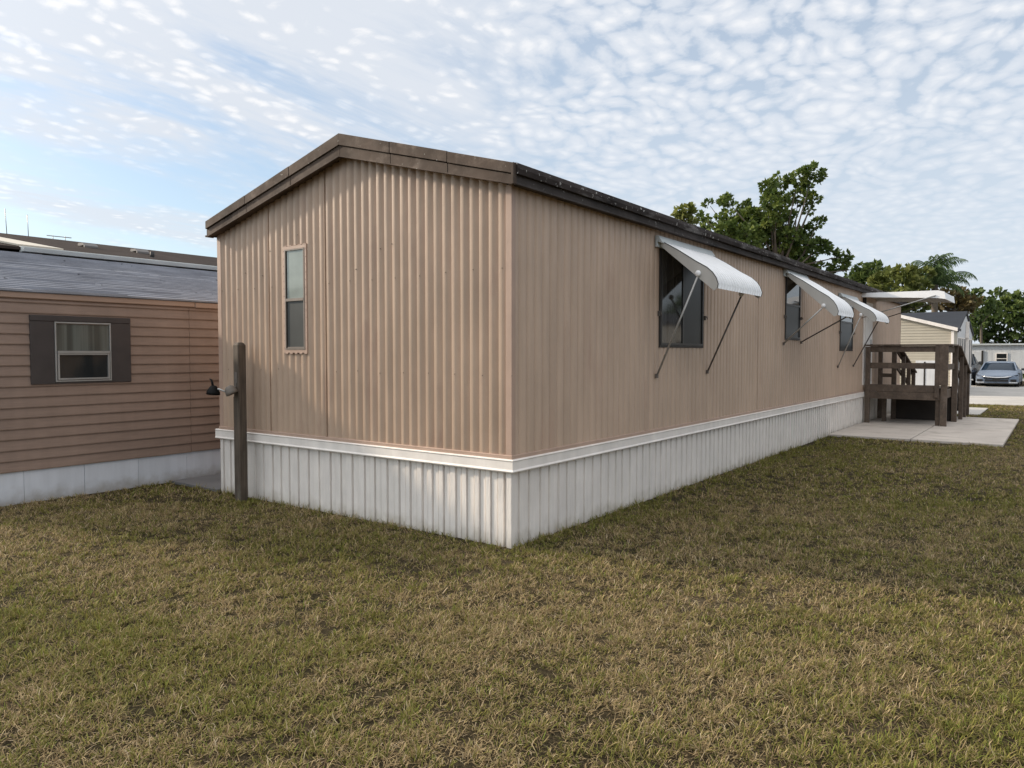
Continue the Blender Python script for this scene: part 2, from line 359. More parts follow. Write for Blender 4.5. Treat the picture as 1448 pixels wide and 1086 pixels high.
# ---------------------------------------------------------------- grass
class Noise2:
    def __init__(s, seed): s.t = np.random.default_rng(seed).random((256, 256))
    def __call__(s, x, y, sc):
        x = x*sc+97.3; y = y*sc+41.7; xi = np.floor(x).astype(int); yi = np.floor(y).astype(int)
        fx = x-xi; fy = y-yi; fx = fx*fx*(3-2*fx); fy = fy*fy*(3-2*fy)
        g = lambda a, b: s.t[a % 256, b % 256]
        return (g(xi, yi)*(1-fx)+g(xi+1, yi)*fx)*(1-fy)+(g(xi, yi+1)*(1-fx)+g(xi+1, yi+1)*fx)*fy
def grass():
    N = Noise2(3); N2 = Noise2(5)
    fwd = np.array([-math.sin(R(36.443)), math.cos(R(36.443))]); rgt = np.array([fwd[1], -fwd[0]])
    P = []; LOD = []
    # (near, far, tufts per m2, blades per tuft, width scale)
    for (d0, d1, dens, nb, ws) in ((1.6, 4.6, 900, 12, .85), (4.6, 8, 620, 10, 1.05), (8, 13, 330, 9, 1.5), (13, 27, 150, 8, 2.2)):
        area = (2*d1+6)*(d1-d0); n = int(area*dens)
        f = rng.uniform(d0, d1, n); r = rng.uniform(-(d1+3), d1+3, n)
        keep = np.abs(r) < f*.72+1.8
        f = f[keep]; r = r[keep]
        xy = np.array([CAM.x, CAM.y])+f[:, None]*fwd+r[:, None]*rgt
        x, y = xy[:, 0], xy[:, 1]
        ok = np.ones(len(x), bool)
        ok &= ~((x < .02) & (x > -4.28) & (y > -.02))
        ok &= ~((x < -4.2) & (y > -.03))
        ok &= ~((x < -5.32))
        ok &= ~((x > -.1) & (x < 2.88) & (y > 10.43) & (y < 16.67))
        ok &= ~((x > .1) & (x < 2.0) & (y > 17.95) & (y < 20.95))
        ok &= y < 22.85
        ok &= ~((x < 0))|(y < 0)
        x, y = x[ok], y[ok]
        # thinner in the worn patches
        bare = N(x, y, 1.7)*.5+N2(x, y, 5.)*.4
        k = rng.random(len(x)) < np.clip(1.6-bare*1.25, .5, 1)
        P.append((x[k], y[k])); LOD.append((nb, ws))
    V = []; F4 = []; F3 = []; C = []; base = 0
    for (x, y), (nb, ws) in zip(P, LOD):
        n = len(x)
        X = np.repeat(x, nb); Y = np.repeat(y, nb); m = len(X)
        tr = rng.uniform(.004, .032, m); ta = rng.uniform(0, 2*np.pi, m)
        X = X+tr*np.cos(ta); Y = Y+tr*np.sin(ta)
        th = ta+rng.normal(0, .7, m)
        green = np.clip((N(X, Y, .45)*.38+N2(X, Y, 1.6)*.35+N(X+50, Y, 6)*.20+N2(X+31, Y, 11)*.30-.20), 0, 1)   # 0..1
        # greener in the strip right by the homes
        near = np.exp(-np.clip(-Y, 0, 9)/1.3)*(X < .3)+np.exp(-np.clip(X, 0, 9)/1.2)*(Y > -.3)*(X > -.3)
        green = np.clip((green-.42)*1.9+.36+.25*near, 0, 1)
        straw = rng.random(m) > (.16+.72*green)
        L = np.where(straw, rng.uniform(.024, .062, m), rng.uniform(.022, .048, m))
        L *= .45+.45*N(X, Y, 2.7)+.85*N2(X+9, Y, 8.5)+.35*np.exp(-np.clip(-Y, 0, 9)/.10)*(X < .05)+.45*np.exp(-np.clip(X, 0, 9)/.10)*(Y > -.05)
        W = np.where(straw, rng.uniform(.0022, .0048, m), rng.uniform(.0030, .0060, m))*ws
        # elevation of the blade at the root and how fast it curls over
        e0 = np.where(straw, rng.uniform(.15, 1.15, m), rng.uniform(.55, 1.4, m))
        curl = np.where(straw, rng.uniform(-.2, 2.6, m), rng.uniform(.2, 1.6, m))
        tw = rng.normal(0, np.where(straw, 1.3, .5), m)
        segs = 3
        px = X.copy(); py = Y.copy(); pz = rng.uniform(-.004, .004, m)
        rows = []
        for k in range(segs+1):
            t = k/segs; w = W*(1-t*.25 if k < segs else .12)
            a = th+tw*t
            sx = -np.sin(a); sy = np.cos(a)
            rows.append((np.stack([px-sx*w/2, py-sy*w/2, pz], 1), np.stack([px+sx*w/2, py+sy*w/2, pz], 1)))
            e = e0-curl*t
            px = px+np.cos(e)*np.cos(a)*L/segs; py = py+np.cos(e)*np.sin(a)*L/segs; pz = np.maximum(pz+np.sin(e)*L/segs, .002)
        vs = np.stack([q for r_ in rows for q in r_], 1)      # m, 8, 3
        V.append(vs.reshape(-1, 3))
        idx = base+np.arange(m)[:, None]*8
        for k in range(segs):
            F4.append(idx+np.array([2*k, 2*k+1, 2*k+3, 2*k+2]))
        base += m*8
        r1 = rng.random(m)[:, None]; r2 = rng.random(m)[:, None]
        cs = np.array([.54, .42, .23])*(1-r1)+np.array([.25, .175, .090])*r1
        cs = np.where(rng.random(m)[:, None] < .07, np.array([.60, .49, .33]), cs)
        cg = np.array([.135, .145, .030])*(1-r2)+np.array([.29, .255, .075])*r2
        cg = np.where(rng.random(m)[:, None] < .10, np.array([.21, .25, .05]), cg)
        cc = np.where(straw[:, None], cs, cg)*(.60+.60*rng.random(m)[:, None])
        C.append(np.repeat(np.concatenate([cc, np.ones((m, 1))], 1), 8, 0))
    V = np.concatenate(V); F = np.concatenate(F4); C = np.concatenate(C)
    me = bpy.data.meshes.new('lawn_grass'); me.vertices.add(len(V)); me.vertices.foreach_set('co', V.astype(np.float32).ravel())
    me.loops.add(F.size); me.loops.foreach_set('vertex_index', F.astype(np.int32).ravel())
    me.polygons.add(len(F)); me.polygons.foreach_set('loop_start', np.arange(0, F.size, 4, dtype=np.int32))
    at = me.color_attributes.new('blade', 'FLOAT_COLOR', 'POINT'); at.data.foreach_set('color', C.astype(np.float32).ravel())
    me.update(calc_edges=True)
    m = bpy.data.materials.new('grass_blade'); m.use_nodes = True; nt = m.node_tree; b = nt.nodes['Principled BSDF']
    a = nn(nt, 'ShaderNodeAttribute'); a.attribute_name = 'blade'
    nt.links.new(a.outputs['Color'], b.inputs['Base Color']); b.inputs['Roughness'].default_value = .7; b.inputs['Specular IOR Level'].default_value = .12
    tr = nn(nt, 'ShaderNodeBsdfTranslucent'); nt.links.new(a.outputs['Color'], tr.inputs[0])
    mx = nn(nt, 'ShaderNodeMixShader'); mx.inputs[0].default_value = .28
    nt.links.new(b.outputs[0], mx.inputs[1]); nt.links.new(tr.outputs[0], mx.inputs[2]); nt.links.new(mx.outputs[0], nt.nodes['Material Output'].inputs[0])
    me.materials.append(m)
    o = bpy.data.objects.new('lawn_grass', me); COL.objects.link(o)
    print('grass faces', len(F))
    tag(o, 'short half dry lawn of straw and olive green grass blades', 'grass', kind='stuff')
grass()

# ---------------------------------------------------------------- the mobile home
HL = 18.35          # length
HW = 4.22           # width
PX = -1.97          # ridge
def wall_top(x):    # underside of the rake at x
    return 3.00+(.56*(1-abs(x-PX)/(1.98 if x > PX else 2.25)))
def rib_cols(a, b, pitch, prof, skip=()):
    us = []; ds = []; n = int(math.ceil((b-a)/pitch))
    for i in range(n):
        for (f, d) in prof:
            u = a+(i+f)*pitch
            if u < b-1e-4: us.append(u); ds.append(d)
    us.append(b); ds.append(0)
    return us, ds
FP = [(0, 0), (.08, -.0004), (.20, -.004), (.34, -.012), (.48, -.0205), (.60, -.0265), (.67, -.028), (.688, -.0275), (.698, -.0255), (.755, -.002), (.772, -.0003), (.79, 0)]
SP = [(0, 0), (.20, 0), (.40, -.003), (.50, -.013), (.56, -.0165), (.62, -.013), (.71, -.0015), (.78, 0)]
home = empty('mobile_home', (0, 0, 0), 'tan single wide mobile home with ribbed metal walls and white skirting, largest building in view', 'mobile home')
# gable wall
w = MB()
us, ds = rib_cols(-4.15, -.055, .1035, FP)
w.sheet((0, 0, 0), (1, 0, 0), (0, -1, 0), us, ds, .745, lambda u: wall_top(u)+.05)
for sx, sw in ((-3.262, .0015), (-2.338, .003)):     # lap seams
    w.box(sx-sw, sx+sw, -.0012, .012, .76, wall_top(sx)+.02)
w.box(-4.15, -.055, .032, .06, .74, 2.99)
w.prism([(-4.2, 2.99), (-.02, 2.99), (-.02, 3.02), (PX, 3.55), (-4.2, 3.02)], 'y', .032, .06)
o = w.build('gable_wall', M_FRONT, home)
w = MB()
for i in range(14):                       # screws
    x = -.12-i*.3105+.02
    if -3.05 < x < -2.56: continue
    for z, k in ((2.33, 0), (1.445, 1)):
        w.ball((x+(.1 if k else 0), -.003, z+random.uniform(-.012, .012)), .0048, 6)
for i in range(8): w.ball((random.uniform(-3.9, -.2), -.003, random.uniform(2.4, 2.95)), .006, 6)
w.build('screw', M_RUST, o)['kind'] = 'stuff'
# long wall
w = MB()
us, ds = rib_cols(.045, HL, .1165, SP)
w.sheet((0, 0, 0), (0, 1, 0), (1, 0, 0), us, ds, .745, 3.02)
for i in range(1, 15):
    if i % 3 == 2: sy = .045+i*1.2232; w.box(-.012, .0006, sy-.0015, sy+.0015, .76, 2.99)
w.box(-.07, -.025, .06, HL, .74, 3.0)
w.box(-4.22, 0, HL-.03, HL, .2, 3.05)
w.build('side_wall', M_SIDE, home)
w = MB(); w.box(-HW, -HW+.03, .0, HL, .3, 3.0); w.build('far_wall', M_SIDE, home)
# corner trims
w = MB()
w.box(-.062, .003, -.006, .05, .745, 3.0); w.build('corner_trim', M_TRIMTAN, home, bevel=.004)
MB().box(-HW-.003, -4.148, -.006, .05, .745, 3.0).build('corner_trim', M_TRIMTAN, home, bevel=.004)
w = MB()
w.box(-HW-.004, .006, -.016, .02, .742, .778); w.box(-.02, .012, -.0161, HL, .7421, .7781)
w.build('base_flashing', M_TRIMTAN, home, bevel=.004)
# belt board
w = MB()
pf = lambda s_: [(0, .640), (s_*.036, .636), (s_*.041, .650), (s_*.030, .662), (s_*.030, .728), (s_*.038, .740), (s_*.020, .7465), (0, .7465)]
def mitre(prof, a, c, b_):      # profile swept a -> corner c -> b
    n = len(prof); vs = []
    for k, (px_, py_, nx, ny) in enumerate((a, c, b_)):
        for d, z in prof: vs.append((px_+nx*d, py_+ny*d, z))
    fs = []
    for k in range(2):
        for i in range(n-1): fs.append((k*n+i, (k+1)*n+i, (k+1)*n+i+1, k*n+i+1))
    return vs, fs
prof = [(-.03, .640), (.034, .636), (.041, .648), (.030, .660), (.030, .728), (.038, .738), (.020, .7465), (-.03, .7465)]
vs, fs = mitre(prof, (-HW-.05, 0, 0, -1), (0, 0, 1, -1), (0, 13.5, 1, 0)); w.add(vs, fs)
w.box(-HW-.051, -HW-.045, -.034, .02, .64, .745)
vs, fs = mitre(prof, (0, 13.5, 1, 0), (0, 16, 1, 0), (0, HL, 1, 0)); w.add(vs, fs)
w.build('belt_board', M_WHITE, home, bevel=.003)
# skirting with uneven boards
def skirt(o, ud, nd, a, b, seed):
    rr = random.Random(seed); us = []; ds = []; u = a; i = 0
    while u < b-.02:
        wd = rr.choice((.062, .072, .080, .088)); d = -.004 if i % 2 else -.016
        d += rr.uniform(-.0015, .0015)
        e = min(u+wd, b)
        us += [u, u+.004, e-.012, e-.008, e-.001]; ds += [-.026, d, d, -.030, -.030]
        u = e; i += 1
    us.append(b); ds.append(-.015)
    m = MB(); m.sheet(o, ud, nd, us, ds, -.02, .65, 1, False); return m
sk = skirt((0, 0, 0), (1, 0, 0), (0, -1, 0), -4.17, -.05, 2)
sk.box(-.052, -.006, -.004, .03, -.02, .64); sk.box(-4.215, -4.168, -.004, .03, -.02, .64); sk.box(-4.1, -.05, .034, .05, -.02, .64)
sk.build('front_skirting', M_SKIRT, home)
sk = skirt((0, 0, 0), (0, 1, 0), (1, 0, 0), .045, HL, 4)
sk.box(-.03, -.001, .0, .045, -.02, .64); sk.box(-.05, -.034, .03, HL, -.02, .64)
sk.build('side_skirting', M_SKIRT, home)
sk = MB(); sk.box(-4.21, -4.19, .03, HL, -.02, .64); sk.box(-4.2, 0, HL-.06, HL-.03, -.02, .64); sk.build('far_skirting', M_SKIRT, home)
# roof: chevron slab and trims
def rz(x, dz): return 3.13+dz+(.585*(1-abs(x-PX)/2.28)) if abs(x-PX) <= 2.28 else 3.13+dz
w = MB()
w.prism([(.085, 3.118), (PX, 3.703), (-4.245, 3.103), (-4.245, 3.06), (PX, 3.66), (.085, 3.075)], 'y', -.09, HL+.1)
w.build('roof', M_SHINGLE, home)
w = MB()       # soffit
w.prism([(.075, 3.0), (PX, 3.57), (-4.23, 2.985), (-4.23, 2.965), (PX, 3.545), (.075, 2.98)], 'y', -.085, .02)
w.box(.0, .08, .02, HL, 2.985, 3.0)
w.build('soffit', M_FASCIA, home)
def rake(m, xe, za, zb, pa, pb, y0, y1, n=3):
    """band along one slope of the gable, za/zb at the eave, pa/pb at the peak; slightly uneven lengths"""
    for i in range(n):
        t0, t1 = i/n, (i+1)/n-.002
        j = random.uniform(-.003, .003)
        P_ = []
        for t in (t0, t1):
            x = PX+(xe-PX)*t; lo = pa+(za-pa)*t+j; hi = pb+(zb-pb)*t+j; P_.append((x, lo, hi))
        m.prism([(P_[0][0], P_[0][1]), (P_[1][0], P_[1][1]), (P_[1][0], P_[1][2]), (P_[0][0], P_[0][2])], 'y', y0+random.uniform(-.002, .002), y1)
w = MB()
rake(w, .095, 3.052, 3.137, 3.612, 3.722, -.125, -.088); rake(w, -4.26, 3.035, 3.122, 3.612, 3.722, -.125, -.088)
rake(w, .088, 2.972, 3.051, 3.512, 3.611, -.108, -.0865); rake(w, -4.25, 2.952, 3.034, 3.512, 3.611, -.108, -.0865)
rake(w, .092, 2.962, 2.974, 3.500, 3.513, -.120, -.086, 1); rake(w, -4.255, 2.942, 2.954, 3.500, 3.513, -.120, -.086, 1)
w.box(-4.275, -4.25, -.12, -.02, 2.95, 2.97)
w.build('gable_fascia', M_FASCIA, home, bevel=.003)
w = MB(); w2 = MB(); y = -.10; i = 0
while y < HL+.1:
    e = min(y+3.05, HL+.12); j = random.uniform(-.004, .004); k = random.uniform(-.004, .004)
    w.prism([(.087, 3.052+j), (.128+k, 3.045+j), (.134+k, 3.09+j), (.118+k, 3.136+j), (.02, 3.150+j), (.02, 3.12), (.087, 3.10)], 'y', y, e-.004)
    w2.prism([(.05, 2.975+k), (.104+j, 2.968+k), (.104+j, 2.98+k), (.098+j, 2.985+k), (.098+j, 3.050), (.05, 3.050)], 'y', y+.006, e-.008)
    y = e; i += 1
w.build('eave_cap', M_EAVE, home, bevel=.003); w2.build('eave_fascia', M_EAVE2, home, bevel=.002)
w = MB(); w.box(-4.27, -4.22, -.10, HL+.1, 2.96, 3.12); w.build('eave_fascia', M_EAVE2, home)
w = MB(); w.box(.085, .112, -.13, -.085, 2.965, 3.135); w.build('corner_cap', M_FASCIA, home, bevel=.004)

# gable window : x -2.985..-2.63, z 1.66..2.72
def frame_rect(m, ax, a0, a1, z0, z1, t, d0, d1):
    """rectangular ring of four boxes butted end to end. ax 'x' lies on a wall facing -Y, ax 'y' on a wall facing +X"""
    for (p0, p1, q0, q1) in ((a0, a1, z1-t, z1), (a0, a1, z0, z0+t), (a0, a0+t, z0+t, z1-t), (a1-t, a1, z0+t, z1-t)):
        if ax == 'x': m.box(p0, p1, -d1, -d0, q0, q1)
        else: m.box(d0, d1, p0, p1, q0, q1)
win = MB(); frame_rect(win, 'x', -2.998, -2.612, 1.628, 2.742, .034, -.01, .012)
for i in range(5):
    win.box(-2.97+i*.078, -2.925+i*.078, -.014, -.001, 1.616, 1.629)
    win.box(-2.97+i*.078, -2.925+i*.078, -.014, -.001, 2.741, 2.750)
for i in range(14): win.ball((-2.986, -.0125, 1.68+i*.078), .005, 6); win.ball((-2.624, -.0125, 1.68+i*.078), .005, 6)
wf = win.build('window', M_TRIMTAN, home, bevel=.003)
m = MB(); frame_rect(m, 'x', -2.9638, -2.6462, 1.6622, 2.7078, .013, -.005, .016); m.box(-2.951, -2.659, -.018, .004, 2.168, 2.196)
m.box(-2.93, -2.66, -.013, -.004, 1.678, 1.69)
m.build('frame', plain('taupe_sash', (.20, .165, .14), .5), wf)
m = MB(); m.box(-2.951, -2.659, -.003, .004, 2.196, 2.695); m.build('pane', G_CURTAIN, wf)
m = MB(); m.box(-2.951, -2.659, -.0025, .004, 1.675, 2.168); m.build('pane', G_SCREEN, wf)
m = MB(); m.box(-2.951, -2.938, -.006, -.0035, 1.676, 2.694); m.build('jamb', M_BRONZE, wf)

# side windows
def side_window(y0, y1, z0, z1, kind):
    m = MB(); frame_rect(m, 'y', y0-.025, y1+.025, z0-.025, z1+.025, .028, -.01, .010)
    f = m.build('window', M_BRONZE, home, bevel=.002)
    s = MB(); frame_rect(s, 'y', y0+.0035, y1-.0035, z0+.0035, z1-.0035, .022, -.006, .014)
    if kind == 'slide':
        c = y0+(y1-y0)*.50; s.box(-.006, .0142, c-.018, c+.018, z0+.026, z1-.026)
        s.build('sash', plain('black_sash', (.03, .027, .025), .4, .2), f)
        q = MB(); q.box(-.006, .004, y0+.026, c-.018, z0+.026, z1-.026); q.build('pane', G_HAZY2, f)
        q = MB(); q.box(-.006, .002, c+.018, y1-.026, z0+.026, z1-.026); q.build('pane', G_SCREENDK, f)
    else:
        c = z0+(z1-z0)*.56; s.box(-.006, .0142, y0+.026, y1-.026, c-.016, c+.016)
        s.build('sash', plain('black_sash', (.03, .027, .025), .4, .2), f)
        q = MB(); q.box(-.006, .004, y0+.026, y1-.026, c+.016, z1-.026); q.build('pane', plain('sky_reflecting_glass', (.03, .035, .04), .03, 0, .8), f)
        q = MB(); q.box(-.006, .002, y0+.026, y1-.026, z0+.026, c-.016); q.build('pane', G_SCREENDK, f)
    for yy in (y0-.055, y1+.065):
        k = MB(); k.box(.0, .02, yy-.014, yy+.014, (z0+.36)-.035, (z0+.36)+.02); k.tube([(.02, yy, z0+.36), (.035, yy, z0+.37), (.04, yy, z0+.335)], .006, 6)
        k.build('shutter_clip', M_RUST, f)
G_SCREENDK = plain('dark_screen', (.010, .011, .012), .35, 0, .25)
G_HAZY2 = glass('reflecting_dark_glass', (.020, .021, .022), .06, 1.5)
side_window(2.80, 4.02, 1.715, 2.82, 'slide')
side_window(7.50, 8.32, 1.87, 2.86, 'hung')
side_window(11.24, 12.36, 1.70, 2.72, 'hung')

# awnings
def awning(y0, y1, zh, xt, zb, ribs, bases, tops):
    """pressed metal awning hinged at zh, nose at xt, lip at zb"""
    drop = zh-zb
    top = [(.05, zh-.02), (.05+(xt-.05)*.30, zh-.02-drop*.20), (.05+(xt-.05)*.62, zh-.02-drop*.44), (xt*.82, zh-drop*.60),
           (xt*.91, zh-drop*.70), (xt*.965, zh-drop*.80), (xt, zh-drop*.92), (xt*.985, zb)]
    m = MB(); n = ribs; cols = []
    per = (y1-y0)/n
    for i in range(n):
        for f, d in ((0, -.045), (.17, -.038), (.24, .004), (.5, .006), (.80, .004), (.90, -.002)):
            cols.append((y0+(i+f)*per, d if n > 12 else d*.35))
    cols.append((y1, -.01 if n > 12 else -.003))
    vs = []; fs = []; k = len(top)
    nrm = []
    for i in range(k):
        a = top[max(0, i-1)]; b = top[min(k-1, i+1)]; dx, dz = b[0]-a[0], b[1]-a[1]; l = math.hypot(dx, dz); nrm.append((-dz/l, dx/l))
    for side in (0, 1):
        for (yy, d) in cols:
            for i, (x, z) in enumerate(top):
                amp = d*(min(1, .35+i*.18)) - (.004 if side else 0)
                vs.append((x+nrm[i][0]*amp, yy, z+nrm[i][1]*amp))
    nc = len(cols)
    for s_ in (0, 1):
        for c in range(nc-1):
            for i in range(k-1):
                q = [s_*nc*k+c*k+i, s_*nc*k+(c+1)*k+i, s_*nc*k+(c+1)*k+i+1, s_*nc*k+c*k+i+1]
                fs.append(tuple(q if s_ else q[::-1]))
    for c in range(nc-1):
        fs.append((c*k+k-1, (c+1)*k+k-1, nc*k+(c+1)*k+k-1, nc*k+c*k+k-1))
    m.add(vs, fs, True)
    a = m.build('awning', M_AWN, home)
    for yy, t in ((y0, -1), (y1, 1)):
        sp = MB()
        pts = [(x, z) for x, z in top]+[(xt*.93, zb-.022), (.04, zh-.075)]
        sp.prism(pts, 'y', yy+t*.001, yy+t*.012)
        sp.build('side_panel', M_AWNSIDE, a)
        gk = MB(); gp = [(x, yy+t*.013, z) for x, z in top]
        gk.tube(gp, .0045, 5); gk.build('edge_gasket', M_BRONZE, a)
    h = MB(); h.box(.003, .03, y0-.07, y1+.08, zh-.09, zh+.035); h.prism([(.03, zh-.03), (.085, zh-.055), (.09, zh-.04), (.04, zh+.035), (.03, zh+.035)], 'y', y0-.07, y1+.08)
    h.build('hinge_rail', M_GUTTER, a, bevel=.003)
    for i, (b, t) in enumerate(zip(bases, tops)):
        yk = t[1]
        st = MB(); st.tube([(.02, b[0], b[1]), (t[0], yk, t[2])], .0115, 8)
        sob = st.build('strut', M_ALU if i == 0 else M_RUST, a)
        br = MB(); br.box(.0, .028, b[0]-.016, b[0]+.016, b[1]-.035, b[1]+.012); br.build('bracket', M_RUST, sob)
        kn = MB(); kn.ball((t[0]-.005, yk-.005, t[2]+.01), .034, 12, (1, .5, 1)); kn.build('knob', M_AWN, sob)
    return a
awning(2.72, 4.13, 2.885, .705, 2.31, 17, [(2.694, 1.384), (4.17, 1.40)], [(.49, 2.695, 2.467), (.47, 4.10, 2.34)])
awning(7.42, 8.48, 2.955, .835, 2.22, 7, [(7.39, 1.79), (8.41, 1.825)], [(.62, 7.395, 2.36), (.74, 8.44, 2.24)])
awning(11.12, 12.48, 2.805, .70, 2.265, 7, [(11.07, 1.37), (12.47, 1.37)], [(.42, 11.09, 2.38), (.50, 12.44, 2.33)])

# door and its canopy
m = MB(); frame_rect(m, 'y', 13.42, 14.40, .90, 2.80, .05, -.01, .018); d = m.build('door', M_WHITE, home, bevel=.002)
m = MB(); m.box(-.006, .012, 13.471, 14.349, .951, 2.749); m.box(.012, .018, 13.6, 14.22, 1.05, 1.7); m.box(.012, .018, 13.6, 14.22, 1.85, 2.6); m.build('door_leaf', M_WHITE, d)
m = MB(); m.ball((.045, 14.24, 1.82), .028, 10); m.box(.012, .02, 14.21, 14.27, 1.76, 1.95); m.build('handle', M_BRONZE, d)
m = MB()
m.prism([(.0, 2.885), (1.50, 2.80), (1.64, 2.775), (1.64, 2.80), (1.62, 2.93), (1.50, 2.962), (.0, 2.975)], 'y', 13.19, 13.215)
m.prism([(.0, 2.885), (1.50, 2.80), (1.64, 2.775), (1.64, 2.80), (1.62, 2.93), (1.50, 2.962), (.0, 2.975)], 'y', 14.885, 14.91)
m.prism([(.0, 2.952), (1.50, 2.937), (1.605, 2.90), (1.625, 2.775), (1.645, 2.775), (1.624, 2.915), (1.505, 2.958), (.0, 2.973)], 'y', 13.2155, 14.8845)
cn = m.build('door_canopy', M_AWN, home)
m = MB()
for i in range(13): m.box(.02, 1.60, 13.225+i*.128, 13.225+i*.128+.11, 2.925, 2.9325)
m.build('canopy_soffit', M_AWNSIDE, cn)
m = MB(); m.tube([(.01, 13.20, 2.42), (1.46, 13.18, 2.855)], .013, 8); m.build('strut', M_ALU, cn)
m = MB(); m.tube([(.01, 14.88, 2.42), (1.20, 14.93, 2.80)], .011, 8); m.build('strut', M_RUST, cn)
m = MB(); m.box(.0, .07, 13.36, 13.40, 2.66, 2.88); m.build('bracket', M_BRONZE, cn)

# ---------------------------------------------------------------- post with fittings
post = empty('wooden_post', (-3.56, -.17, 0), 'dark weathered square wooden post standing in the grass before the gable wall', 'post')
m = MB(); c = .05
vs = []
for z, s_ in ((-.1, 1), (1.71, 1), (1.742, .62)):
    vs += [(-c*s_, -c*s_, z), (c*s_, -c*s_, z), (c*s_, c*s_, z), (-c*s_, c*s_, z)]
fs = [(3, 2, 1, 0), (8, 9, 10, 11)]+[(k*4+i, k*4+(i+1) % 4, (k+1)*4+(i+1) % 4, (k+1)*4+i) for k in range(2) for i in range(4)]
m.add(vs, fs); o = m.build('shaft', M_POST, post, bevel=.009); 
m = MB(); m.box(-.022, .026, -.0535, -.0505, 1.30, 1.42); m.box(-.012, .012, -.0575, -.0515, 1.24, 1.31); m.build('latch_plate', M_RUST, post)
m = MB(); m.box(-.046, -.040+.0, -.052, -.0495, .05, 1.15); m.build('conduit', M_POST, post)
# grey domed fitting and dark tap like fitting on its left
def lathe(m, prof, c, ax, n=16):
    ax = Vector(ax).normalized(); a = ax.orthogonal().normalized(); b = ax.cross(a); vs = []; fs = []
    for (t, r) in prof:
        for k in range(n):
            q = 2*math.pi*k/n; vs.append(Vector(c)+ax*t+(a*math.cos(q)+b*math.sin(q))*r)
    for i in range(len(prof)-1):
        for k in range(n): fs.append((i*n+k, i*n+(k+1) % n, (i+1)*n+(k+1) % n, (i+1)*n+k))
    fs.append(tuple(range(n))[::-1]); fs.append(tuple((len(prof)-1)*n+k for k in range(n)))
    return m.add(vs, fs, True)
m = MB(); lathe(m, [(.052, .004), (.050, .026), (.038, .044), (.016, .056), (-.015, .064), (-.040, .067), (-.044, .060), (-.040, .0)], (.015, -.125, 1.225), (-.35, -.30, .9), 18)
m.tube([(0, -.05, 1.25), (-.0, -.11, 1.25)], .02, 8)
m.build('grey_dome_fitting', plain('grey_enamel', (.15, .13, .11), .65), post)
m = MB(); lathe(m, [(.055, .010), (.05, .030), (.02, .050), (-.012, .068), (-.042, .074), (-.044, .0)], (-.165, -.215, 1.222), (.12, .02, 1), 16)
m.tube([(-.172, -.216, 1.26), (-.178, -.218, 1.305), (-.190, -.220, 1.335), (-.215, -.225, 1.345)], [.014, .012, .010, .006], 8)
m.build('black_bell_fitting', plain('black_enamel', (.006, .006, .006), .6, 0, .15), post)
m = MB(); m.tube([(-.02, -.14, 1.20), (-.10, -.18, 1.235), (-.16, -.21, 1.24)], .011, 8); m.build('fitting_arm', M_ALU, post)

# ---------------------------------------------------------------- deck
deck = empty('wooden_deck', (.8, 14.3, 0), 'dark stained wooden entry deck with railings and steps on the concrete patio', 'deck')
DO = Vector((.8, 14.3, 0))
def dpart(name, m, mt=None, lab=None):
    m.v = [(x-DO.x, y-DO.y, z) for x, y, z in m.v]; return m.build(name, mt or M_WOOD, deck, bevel=.005)
YF, YB, XL, XR = 13.60, 14.98, .045, 1.60; FZ = .865
m = MB()
n = 10; wv = (YB-YF)/n
for i in range(n): m.box(XL, XR-.02, YF+i*wv+.003, YF+(i+1)*wv-.003, FZ-.03, FZ)
dpart('floor', m)
m = MB(); m.box(XL+.09, XR-.17, YF-.045, YF-.005, .765, .925); m.box(XL+.09, XR-.05, YF-.047, YF-.007, .598, .762)
m.box(XR-.03, XR+.012, YF, YB, .62, .82); m.box(XL, XR, YB-.04, YB-.002, .62, .82)
dpart('rim_board', m)
def dpost(x0, x1, y0, y1, z0, z1): dpart('post', MB().box(x0, x1, y0, y1, z0, z1))
dpost(XL-.005, XL+.095, YF-.075, YF+.02, .04, 1.775)
dpost(XR-.085, XR+.085, YF-.10, YF-.005, .93, 1.79)        # wide upper corner post
dpost(XR-.045, XR+.075, YF-.095, YF-.006, .04, .928)
dpost(XR-.165, XR-.075, YF-.09, YF-.0475, .66, 1.79)
dpost(XR-.15, XR-.065, YF+.0, YF+.09, .04, .60)
dpost(XR+.02, XR+.13, YB-.10, YB, .04, 1.785)
dpost(XL+.02, XL+.11, YB-.09, YB, .04, 1.70); dpost(.36, .46, YB-.09, YB, .04, 1.78)
dpost(.30, .39, YF+.5, YF+.59, .04, .84)
for bx in ((XL-.03, XR+.10, YF-.10, YF+.045, 1.79, 1.828), (XR-.02, XR+.145, YF+.046, YB+.02, 1.79, 1.828), (XL, .48, YB-.10, YB+.02, 1.785, 1.82)): dpart('handrail', MB().box(*bx))
for bx in ((XL+.096, XR-.17, YF-.045, YF-.008, 1.655, 1.785), (XR+.03, XR+.07, YF, YB-.1, 1.64, 1.785), (XL+.096, .36, YB-.06, YB-.02, 1.66, 1.78)): dpart('top_rail', MB().box(*bx))
for bx in ((XL+.096, XR-.17, YF-.045, YF-.008, 1.285, 1.415), (XR+.03, XR+.07, YF, YB-.1, 1.26, 1.39), (XL+.096, .36, YB-.06, YB-.02, 1.05, 1.14)): dpart('middle_rail', MB().box(*bx))
